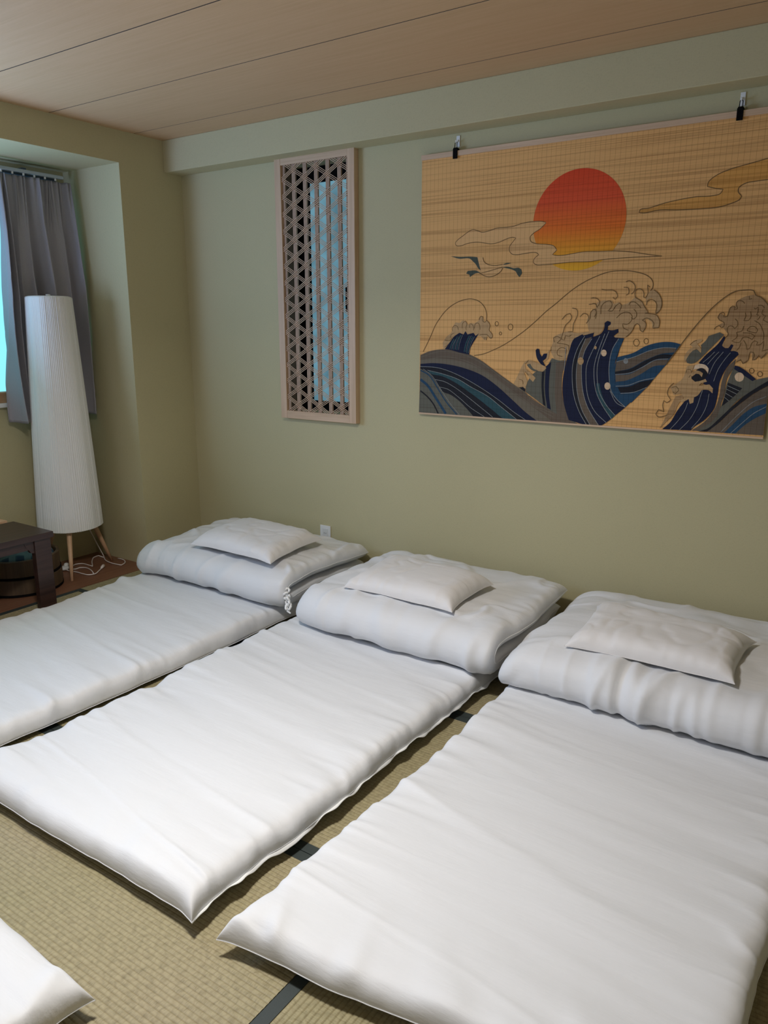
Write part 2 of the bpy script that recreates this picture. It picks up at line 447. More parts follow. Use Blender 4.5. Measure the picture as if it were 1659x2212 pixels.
box_obj('window_pane', PX0-0.01, PX1+0.01, yf0+0.012, yf0+0.018, PZ0-0.01, PZ1+0.01, M_GLASS2, w2)
bm = bmesh.new(); box(bm, -2.53, -2.50, yf0-0.022, yf0+0.002, 1.475, 1.60, 0.004); box(bm, -2.525, -2.475, yf0-0.03, yf0-0.016, 1.50, 1.53, 0.004)
bm_obj('window_latch', bm, M_BLACK, w2)

# window wall: column, lintel over the recess, recess sides, wall round the window
WY0, WY1, WZ0, WZ1 = 0.55, 2.72, 1.045, 2.10
bm = bmesh.new()
box(bm, -4.3, XW, YR, YB, -0.1, ZC+0.05)                 # column
box(bm, -4.3, XW, YN, YR, ZR, ZC+0.05)                   # lintel
box(bm, -4.3, XB, YN, YR, -0.1, 0.965); box(bm, -4.3, XB, YN, YR, WZ1, ZR)
box(bm, -4.3, XB, YN, WY0, 0.965, WZ1); box(bm, -4.3, XB, WY1, YR, 0.965, WZ1)
wl = tag(bm_obj('wall_left', bm, M_WALL), kind='structure')
w1 = tag(bpy.data.objects.new('window_1', None), kind='structure'); COL.objects.link(w1); w1.location = (XB, 1.6, 0.96)
box_obj('window_pane', XB-0.05, XB-0.044, WY0, WY1, WZ0-0.005, WZ1, M_GLASS, w1)
bm = bmesh.new(); box(bm, XB-0.06, XB+0.012, WY0, WY1, 0.985, WZ0, 0.003); bm_obj('bottom_rail', bm, M_SILL, w1)
box_obj('side_stile', XB-0.06, XB+0.012, WY1-0.05, WY1, WZ0, WZ1, M_SILL, w1, 0.003)
box_obj('side_stile', XB-0.06, XB+0.012, WY0, WY0+0.05, WZ0, WZ1, M_SILL, w1, 0.003)
box_obj('top_rail', XB-0.06, XB+0.012, WY0+0.05, WY1-0.05, WZ1-0.045, WZ1, M_SILL, w1, 0.003)
box_obj('window_ledge', XB-0.05, XB+0.03, WY0-0.02, WY1+0.02, 0.962, 0.985, M_WHITEP, w1, 0.002)

# beam along the picture wall
beam = tag(box_obj('trim_1', XW, XR, 3.172, YB, 2.244, ZC, M_WALL, None, 0.004), kind='structure')
# walls behind the camera
tag(box_obj('wall_right', XR, XR+0.1, YN, YB, -0.1, ZC+0.05, M_WALL), kind='structure')
tag(box_obj('wall_front', -4.3, XR+0.1, YN-0.1, YN, -0.1, ZC+0.05, M_WALL), kind='structure')

# ------------------------------------------------------------------ soft things
def warp(n):
    a = np.linspace(-1, 1, n)
    return np.sign(a)*(1-(1-np.abs(a))**1.7)
def cushion(name, fn, ns, nt_, mat, parent=None):
    """closed pillow-like surface; fn(s,t)-> P_top, P_bottom arrays (..,3); they meet on the rim"""
    s, t = np.meshgrid(warp(ns), warp(nt_), indexing='ij')
    top, bot = fn(s, t)
    n = ns*nt_
    idx = np.arange(n).reshape(ns, nt_)
    inner = np.zeros((ns, nt_), bool); inner[1:-1, 1:-1] = True
    bidx = idx.copy(); bidx[inner] = n + np.arange(inner.sum())
    verts = np.vstack([top.reshape(-1, 3), bot[inner]])
    def quads(I, flip):
        q = np.stack([I[:-1, :-1], I[1:, :-1], I[1:, 1:], I[:-1, 1:]], -1).reshape(-1, 4)
        return q[:, ::-1] if flip else q
    faces = np.vstack([quads(idx, False), quads(bidx, True)])
    me = bpy.data.meshes.new(name)
    me.vertices.add(len(verts)); me.vertices.foreach_set('co', verts.ravel())
    me.loops.add(len(faces)*4); me.loops.foreach_set('vertex_index', faces.ravel().astype(np.int32))
    me.polygons.add(len(faces)); me.polygons.foreach_set('loop_start', np.arange(0, len(faces)*4, 4, dtype=np.int32))
    me.polygons.foreach_set('use_smooth', np.ones(len(faces), bool))
    me.update(calc_edges=True); me.validate()
    me.materials.append(mat)
    o = bpy.data.objects.new(name, me); COL.objects.link(o)
    if parent: o.parent = parent
    return o, top

def seam_lip(name, line, width, seed, parent):
    """thin stitched lip standing out along the right-hand rim (+x), gently scalloped"""
    n = len(line); L = np.cumsum(np.r_[0, np.linalg.norm(np.diff(line, axis=0), axis=1)])
    taper = np.clip(np.minimum(L, L[-1]-L)/0.05, 0, 1)
    w = width*(0.9 + 1.1*vn(L*24+seed, 0*L+seed))*taper
    dz = 0.016*vn(L*22+seed*3, 0*L+3)*taper
    o = line.copy(); o[:, 0] += w; o[:, 2] += dz - 0.003
    o[:, 2] = np.maximum(o[:, 2], 0.006)
    a = line.copy(); a[:, 0] -= 0.004
    t = np.array([0, 0, .0009])
    v = np.vstack([a+t, o+t, o-t, a-t]); f = []
    for i in range(n-1):
        for k in range(3): f.append((k*n+i, k*n+i+1, (k+1)*n+i+1, (k+1)*n+i))
    return mesh_obj(name, v, f, M_SEAM, parent, True)

def bil(c, s, t):
    c = np.array(c, float); a = ((s+1)/2)[..., None]; b = ((t+1)/2)[..., None]
    return (c[0]*(1-a)+c[1]*a)*(1-b) + (c[3]*(1-a)+c[2]*a)*b

def futon(label, cs, seed, U=0.062, zs=0.041, pointy=0.022, lip=False, nx=190, ny=380, pucker=1.0, round_edge=False):
    """mattress in a cotton cover. cs: plan corners NL, NR, FR, FL at the seam"""
    loc = Vector((np.mean([c[0] for c in cs]), np.mean([c[1] for c in cs]), 0))
    root = empty('futon_mattress', loc, label, 'mattress')
    l = np.array([loc.x, loc.y, 0.0])
    def fn(s, t):
        s2 = s*(1 - 0.030*(1-np.abs(t)**34)*np.abs(s)**6); t2 = t*(1 - 0.012*(1-np.abs(s)**18)*np.abs(t)**6)
        c3 = [(x, y, zs) for x, y in cs]
        P = bil(c3, s2, t2)
        X, Y = P[..., 0].copy(), P[..., 1].copy()
        e = np.maximum(np.abs(s), np.abs(t))
        edge = e**10
        P[..., 0] += 0.010*fbm(Y*7+seed, 0*Y+seed*2.1)*np.abs(s)**8*pucker*1.6
        P[..., 1] += 0.012*fbm(X*7+seed, 0*X+seed*1.3)*np.abs(t)**8*pucker
        f = np.clip(1-np.abs(s)**24, 0, 1)**0.42*np.clip(1-np.abs(t)**50, 0, 1)**0.42
        zw = 0.011*vn(Y*5+seed, X*5)*edge*pucker
        # long creases across the bed + gathers at the sides
        wx = X*0.9 + 0.25*Y; wy = Y + 0.16*X + 0.03*fbm(X*1.6, Y*1.6+seed)
        side = np.exp(-(1-np.abs(s))*0.5/0.22)
        gate = np.clip(vn(X*1.7+seed*1.9, Y*2.6)*2.2+0.45, 0, 1)
        w = 0.019*fbm(wx*1.0+seed, wy*6.5, 3)*(0.45+0.75*side)
        w += 0.0085*crease(wx*0.55+seed*3, wy*3.3+seed, 0.07)*(0.30+side)*gate
        w += 0.0060*crease(wx*0.8+seed*7, wy*6+seed, 0.09)*(0.15+side)
        w += 0.010*vn(X*3+seed, Y*24+seed)*np.exp(-(1-np.abs(s))*0.5/0.07)*pucker
        w += 0.0085*crease(X*3+seed*5, Y*13+seed, 0.14)*np.exp(-(1-np.abs(s))*0.5/0.10)*pucker
        w += 0.0080*vn(X*20+seed, Y*3)*np.exp(-(1-np.abs(t))*1.05/0.07)*pucker
        w += 0.010*crease(X*4+Y*2.5+seed, X*1.5-Y*1.5, 0.13)*np.exp(-(1-np.abs(t))*1.05/0.10)*(np.abs(t) > .5)*pucker
        w += 0.010*fbm(X*1.3+seed, Y*1.3, 2)
        w -= 0.008
        top = P.copy(); top[..., 2] += zw + (U+0*w)*f + w*np.clip(f*1.3, 0, 1)
        fb = np.clip(1-np.abs(s)**9, 0, 1)*np.clip(1-np.abs(t)**18, 0, 1)
        bot = P.copy(); bot[..., 2] += zw - (zs-0.003)*np.clip(fb*1.1, 0, 1)
        bot[..., 2] = np.maximum(bot[..., 2], 0.003); top[..., 2] = np.maximum(top[..., 2], bot[..., 2])
        return top-l, bot-l
    o, top = cushion('mattress_cover', fn, nx, ny, M_COT, root)
    if lip: seam_lip('seam_lip', top[-1], 0.009, seed, root)
    ring = np.vstack([top[:, 0], top[-1, 1:], top[-2::-1, -1], top[0, -2:0:-1], top[:1, 0]])[::2]
    bm = bmesh.new(); tube(bm, [tuple(p) for p in ring], 0.0014, 5, False)
    me = bpy.data.meshes.new('piping'); bm.to_mesh(me); bm.free(); me.materials.append(M_COT)
    pp_ = bpy.data.objects.new('piping', me); COL.objects.link(pp_); pp_.parent = root
    return root

def pillow(label, cs, seed, U=0.066, D=0.013):
    loc = np.array([np.mean([c[i] for c in cs]) for i in range(3)])
    root = empty('pillow', Vector(loc), label, 'pillow')
    def fn(s, t):
        s2 = s*(1 - 0.075*(1-np.abs(t)**3)*np.abs(s)**3); t2 = t*(1 - 0.08*(1-np.abs(s)**3)*np.abs(t)**3)
        P = bil(cs, s2, t2); X, Y = P[..., 0].copy(), P[..., 1].copy()
        f = (np.clip(1-np.abs(s)**6, 0, 1)*np.clip(1-np.abs(t)**5, 0, 1))**0.55
        rim = np.exp(-(1-np.maximum(np.abs(s), np.abs(t)))/0.22)
        w = 0.012*fbm(X*4+seed, Y*4, 2)*f + 0.007*vn(X*34+seed, Y*5)*rim*(f > 0) + 0.006*vn(X*5+seed, Y*34)*rim*(np.abs(s) > .8)
        w += 0.007*crease(X*6+seed, Y*6+seed, 0.10)*rim + 0.006*crease(X*14+seed*2, Y*5, 0.14)*rim*(t < 0) - 0.004*crease(X*8+3+seed, Y*9, 0.10)*f
        P[..., 2] += 0.006*vn(X*12+seed, Y*12)*np.maximum(np.abs(s), np.abs(t))**8
        top = P.copy(); top[..., 2] += U*f + w*np.clip(f*4, 0, 1)
        bot = P.copy(); bot[..., 2] -= D*f
        return top-loc, bot-loc
    o, top = cushion('pillowcase', fn, 110, 90, M_COTP, root)
    seam_flange_p(o, top, seed, root)
    return root
def seam_flange_p(o, top, seed, root):
    ring = np.vstack([top[:, 0], top[-1, 1:], top[-2::-1, -1], top[0, -2:0:-1]])
    bm = bmesh.new(); pts = [tuple(p) for p in ring[::2]]; pts.append(pts[0])
    tube(bm, pts, 0.0014, 5, False)
    me = bpy.data.meshes.new('piping'); bm.to_mesh(me); bm.free(); me.materials.append(M_COTP)
    p = bpy.data.objects.new('piping', me); COL.objects.link(p); p.parent = root

def duvet(label, cs, seed, T=0.046, R=0.043, zb=0.109, lift=(0, 0, 0, 0), end_in=0.05, drop=(0.04, 0.0), front=0.022, pk=0.6, gather=None):
    """quilt folded once towards the camera; cs plan corners NL NR FR FL; fold is at the N side"""
    A = [np.array(c, float) for c in cs]
    loc = np.array([sum(c[0] for c in cs)/4, sum(c[1] for c in cs)/4, zb])
    root = empty('folded_duvet', Vector(loc), label, 'duvet')
    def fn(s, t):
        # t: -1 lower back end .. +1 upper back end ; s: across the bed
        D = np.linalg.norm(A[3]-A[0])
        Ls = D-R; tot = 2*Ls + math.pi*R
        u = (t+1)/2*tot
        d = np.where(u < Ls, D-u, np.where(u > Ls+math.pi*R, R+(u-Ls-math.pi*R), 0))
        ang = np.clip((u-Ls)/R, 0, math.pi)
        mid = (u >= Ls) & (u <= Ls+math.pi*R)
        d = np.where(mid, R-R*np.sin(ang), d)
        z = np.where(u < Ls, 0, np.where(mid, R-R*np.cos(ang), 2*R)) + T*0.98
        nd = np.where(mid, -np.sin(ang), 0.0); nz = np.where(u < Ls, -1.0, np.where(mid, -np.cos(ang), 1.0))
        low = np.clip(1-u/(Ls*1.05), 0, 1)
        # planform: lower layer a bit narrower, ends wander
        Y0 = d/D
        ss = s*(1 - end_in*np.clip((Ls*1.2-u)/Ls, 0, 1)*0.9)
        ss = ss*(1 - 0.02*(np.abs(s)**4)*np.sin(Y0*7+seed))
        a = ((ss+1)/2)
        N_ = A[0][None, None, :]*(1-a)[..., None] + A[1][None, None, :]*a[..., None]
        F_ = A[3][None, None, :]*(1-a)[..., None] + A[2][None, None, :]*a[..., None]
        xy = N_ + (F_-N_)*Y0[..., None]
        X, Y = xy[..., 0].copy(), xy[..., 1].copy()
        c4 = np.array([[lift[0], lift[1]], [lift[3], lift[2]]])
        lf = (c4[0, 0]*(1-a)+c4[0, 1]*a)*(1-Y0) + (c4[1, 0]*(1-a)+c4[1, 1]*a)*Y0
        z = z + lf*(u > Ls+1.5*R)
        dr = drop[0]*np.exp(-(1+s)/0.11) + drop[1]*np.exp(-(1-s)/0.11)
        hz = np.clip(z/(2*R+T), 0, 1)
        z = z - (dr + front*np.exp(-d/0.10))*hz
        upper = np.clip((u-Ls-R)/(3*R), 0, 1)
        # plumpness
        f = np.sqrt(np.clip(1-np.abs(s)**np.where(s > 0, 26, 12), 0, 1))*np.sqrt(np.clip(1-np.abs(t)**22, 0, 1))
        rimx = np.exp(-(1-np.abs(s))/0.10)
        fz = np.exp(-((u-Ls-2.0*R)/0.11)**2)
        w = 0.018*fbm(X*3.2+seed, u*5, 3) + 0.014*crease(X*2.6+u*1.2+seed, u*3.0-X, 0.09)
        w += 0.011*crease(X*5-u*2+seed*2, u*5+X*1.4, 0.10) - 0.006*crease(X*4+seed*5, u*7, 0.10)
        gx_ = np.clip(vn(X*2.2+seed*1.7, u*0.5)*2.6+0.55, 0, 1)
        w += (0.010*crease(X*11+seed*2, u*2.6, 0.16) + 0.007*vn(X*34+seed, u*3))*fz*gx_*pk
        w += (0.011*crease(X*3+seed, u*12+seed, 0.16) + 0.010*vn(u*22+seed, X*4))*np.exp(-(1-np.abs(s))/0.16)
        if gather is not None:
            gx, gw = gather
            w += -0.016*np.exp(-((X-gx)/gw)**2)*np.exp(-((u-Ls-2*R)/0.10)**2) + 0.008*np.exp(-((X-gx-gw*2)/(gw*1.2))**2)*np.exp(-((u-Ls-2*R)/0.10)**2)
        z = z + upper*0.012*fbm(X*2.5+seed, Y*3, 2)
        xy2 = xy.copy()
        xy2[..., 0] += 0.014*vn(Y*9+seed, u)*np.abs(s)**8
        P = np.concatenate([xy2, (z+zb)[..., None]], -1)
        n3 = np.stack([0*nd, nd, nz], -1)
        top = P + n3*((T + w*0.8)*f)[..., None]
        bot = P - n3*((T*0.72)*f)[..., None]
        top[..., 2] = np.maximum(top[..., 2], zb); bot[..., 2] = np.maximum(bot[..., 2], zb)
        return top-loc, bot-loc
    o, top = cushion('quilt', fn, 170, 230, M_COT, root)
    ring = np.vstack([top[-1, ::2]])
    bm = bmesh.new(); tube(bm, [tuple(p) for p in top[-1, ::2]], 0.0015, 5); tube(bm, [tuple(p) for p in top[0, ::2]], 0.0015, 5); tube(bm, [tuple(p) for p in top[::2, -1]], 0.0015, 5)
    me = bpy.data.meshes.new('edge_seam'); bm.to_mesh(me); bm.free(); me.materials.append(M_SEAM)
    p = bpy.data.objects.new('edge_seam', me); COL.objects.link(p); p.parent = root
    return root

f1 = futon('white futon mattress nearest the window, beside the dark low table', [(-3.36, 0.98), (-2.36, 0.98), (-2.33, 3.16), (-3.37, 3.16)], 3.0, U=0.076, zs=0.024, pucker=0.6)
f2 = futon('middle white futon mattress of the row of three, wavy seam lip on its right side', [(-2.26, 1.00), (-1.225, 1.01), (-1.205, 3.16), (-2.26, 3.16)], 11.0, lip=True)
f3 = futon('large white futon mattress in the right foreground, below the wave picture', [(-1.135, 1.005), (-0.085, 1.12), (-0.085, 3.16), (-1.115, 3.16)], 23.0)
f4 = futon('white futon mattress whose corner shows at the bottom left', [(-2.28, -1.36), (-1.235, -1.36), (-1.235, 0.752), (-2.28, 0.79)], 37.0, nx=110, ny=220)

d1 = duvet('folded white duvet on the mattress nearest the window, gathered ties at its right corner', [(-3.33, 2.56), (-2.30, 2.56), (-2.31, 3.24), (-3.33, 3.22)], 5.0, lift=(0, 0, -0.02, 0.015), drop=(0.045, 0.0))
d2 = duvet('folded white duvet on the middle mattress, its two thick layers showing at the right', [(-2.15, 2.47), (-1.15, 2.46), (-1.16, 3.20), (-2.17, 3.22)], 14.0, drop=(0.035, 0.0))
d3 = duvet('folded white duvet on the right mattress, puckered along its front fold', [(-1.125, 2.43), (-0.09, 2.42), (-0.09, 3.22), (-1.13, 3.22)], 29.0, drop=(0.07, 0.0), pk=1.2, gather=(-0.68, 0.02))
ZP = 0.308
p1 = pillow('white pillow on the folded duvet nearest the window', [(-2.97, 2.60, ZP), (-2.40, 2.58, ZP), (-2.44, 3.02, ZP+.01), (-3.02, 3.05, ZP+.02)], 2.0)
p2 = pillow('off-white pillow on the middle folded duvet', [(-1.93, 2.53, ZP-.012), (-1.39, 2.53, ZP-.012), (-1.39, 2.90, ZP), (-1.98, 2.97, ZP)], 9.0)
p3 = pillow('off-white pillow on the right folded duvet, below the wave picture', [(-0.905, 2.485, ZP-.02), (-0.34, 2.495, ZP-.018), (-0.335, 2.86, ZP), (-0.93, 2.90, ZP)], 16.0)

# small tied knot of the first duvet cover at its right front corner
bm = bmesh.new()
for k in range(5):
    c0 = Vector((-2.292+0.006*k, 2.560-0.004*k, 0.195-0.016*k)); pts = []
    for j in range(9):
        a_ = j/8*math.pi*1.7+k*1.3
        pts.append(c0 + Vector((0.013*math.cos(a_)+0.006, 0.010*math.sin(a_*1.3+k), 0.015*math.sin(a_))))
    tube(bm, pts, [0.004+0.003*abs(math.sin(j*1.7+k)) for j in range(9)], 7)
tube(bm, [(-2.29, 2.555, .15), (-2.272, 2.545, .125), (-2.262, 2.535, .112), (-2.24, 2.53, .109)], 0.0045, 7)
bm_obj('cover_ties', bm, M_SEAM, d1, True)

# ------------------------------------------------------------------ lattice panel
LX0, LX1, LZ0, LZ1, LY = -2.911, -2.392, 0.901, 2.255, 3.262
lat = empty('lattice_panel', (LX0+0.26, LY+0.02, LZ0), 'tall pale wooden lattice panel on the green wall, over a bluish window', 'wall panel')
fw = 0.042
box_obj('frame_stile', LX0, LX0+fw, LY, YB-0.001, LZ0, LZ1, M_LATW, lat, 0.0015)
box_obj('frame_stile', LX1-fw, LX1, LY, YB-0.001, LZ0, LZ1, M_LATW, lat, 0.0015)
box_obj('frame_rail', LX0+fw+.0003, LX1-fw-.0003, LY+.0004, YB-0.001, LZ0, LZ0+fw, M_LATWX, lat, 0.0015)
box_obj('frame_rail', LX0+fw+.0003, LX1-fw-.0003, LY+.0004, YB-0.001, LZ1-fw, LZ1, M_LATWX, lat, 0.0015)
ix0, ix1, iz0, iz1 = LX0+fw, LX1-fw, LZ0+fw, LZ1-fw
sp, vs_ = 0.0743, 0.0865
xb = -2.792; zn = 2.101
def clip_seg(p, q):
    # Liang-Barsky against the opening
    x0, z0 = p; dx, dz = q[0]-p[0], q[1]-p[1]; t0, t1 = 0.0, 1.0
    for pp, qq in ((-dx, x0-ix0), (dx, ix1-x0), (-dz, z0-iz0), (dz, iz1-z0)):
        if abs(pp) < 1e-9:
            if qq < 0: return None
        else:
            r = qq/pp
            if pp < 0: t0 = max(t0, r)
            else: t1 = min(t1, r)
    if t0 >= t1-1e-4: return None
    return (x0+dx*t0, z0+dz*t0), (x0+dx*t1, z0+dz*t1)
def strip(bm, p, q, w, y0, y1):
    a = Vector((p[0], 0, p[1])); b = Vector((q[0], 0, q[1])); d = (b-a)
    if d.length < 0.004: return
    n = Vector((-d.z, 0, d.x)).normalized()*w/2
    vs = [bm.verts.new((c.x, y, c.z)) for y in (y0, y1) for c in (a+n, b+n, b-n, a-n)]
    for f in ((0, 1, 2, 3), (7, 6, 5, 4), (0, 4, 5, 1), (1, 5, 6, 2), (2, 6, 7, 3), (3, 7, 4, 0)): bm.faces.new([vs[i] for i in f])
def lattice_bar(p, q, y0, y1, w=0.0026, gap=0.0080, mat=None):
    bm = bmesh.new(); d = Vector((q[0]-p[0], 0, q[1]-p[1])).normalized(); n = Vector((-d.z, 0, d.x))
    for k in (-1, 0, 1):
        r = clip_seg((p[0]+n.x*k*gap, p[1]+n.z*k*gap), (q[0]+n.x*k*gap, q[1]+n.z*k*gap))
        if r: strip(bm, r[0], r[1], w, y0, y1)
    if not bm.verts: bm.free(); return
    bmesh.ops.recalc_face_normals(bm, faces=bm.faces)
    bm_obj('lattice_bar', bm, mat or M_STRIP, lat)
for k in range(-1, 6):
    x = xb + sp*k
    x = min(max(x, ix0+0.006), ix1-0.006) if k in (-1, 5) else x
    lattice_bar((x, iz0-0.1), (x, iz1+0.1), LY+0.0135, LY+0.024, 0.0064, 0.0078, M_STRIPV)
sl = (vs_/2)/sp
for k in range(-4, 26):
    z = zn - k*vs_ + vs_*2
    # through node (xb, z) rising right / falling right
    for sgn, y0 in ((1, LY+0.0065), (-1, LY+0.0100)):
        p = (ix0-0.2, z + sgn*sl*(ix0-0.2-xb)); q = (ix1+0.2, z + sgn*sl*(ix1+0.2-xb))
        lattice_bar(p, q, y0, y0+0.0034)

# ------------------------------------------------------------------ printed bamboo blind with wave picture
BU, BV, BW, BH = -2.0155, 0.978, 1.567, 1.168
YBL = 3.280
blind = empty('bamboo_blind', (BU+BW/2, YBL, BV), 'printed bamboo blind with orange sun, crane and dark blue waves on the wall', 'blind')
box_obj('top_batten', BU, BU+BW, YBL-0.006, YBL+0.006, BV+BH, BV+BH+0.022, M_LATWX, blind, 0.0015)
box_obj('bottom_batten', BU, BU+BW, YBL-0.003, YBL+0.006, BV-0.002, BV+0.006, M_LATWX, blind, 0.001)
# slightly uneven hanging cloth of splints
bm = bmesh.new()
box(bm, BU+.001, BU+BW-.001, YBL+0.0004, YBL+0.003, BV+0.004, BV+BH)
bm_obj('splint_weave', bm, AM['tan'], blind)

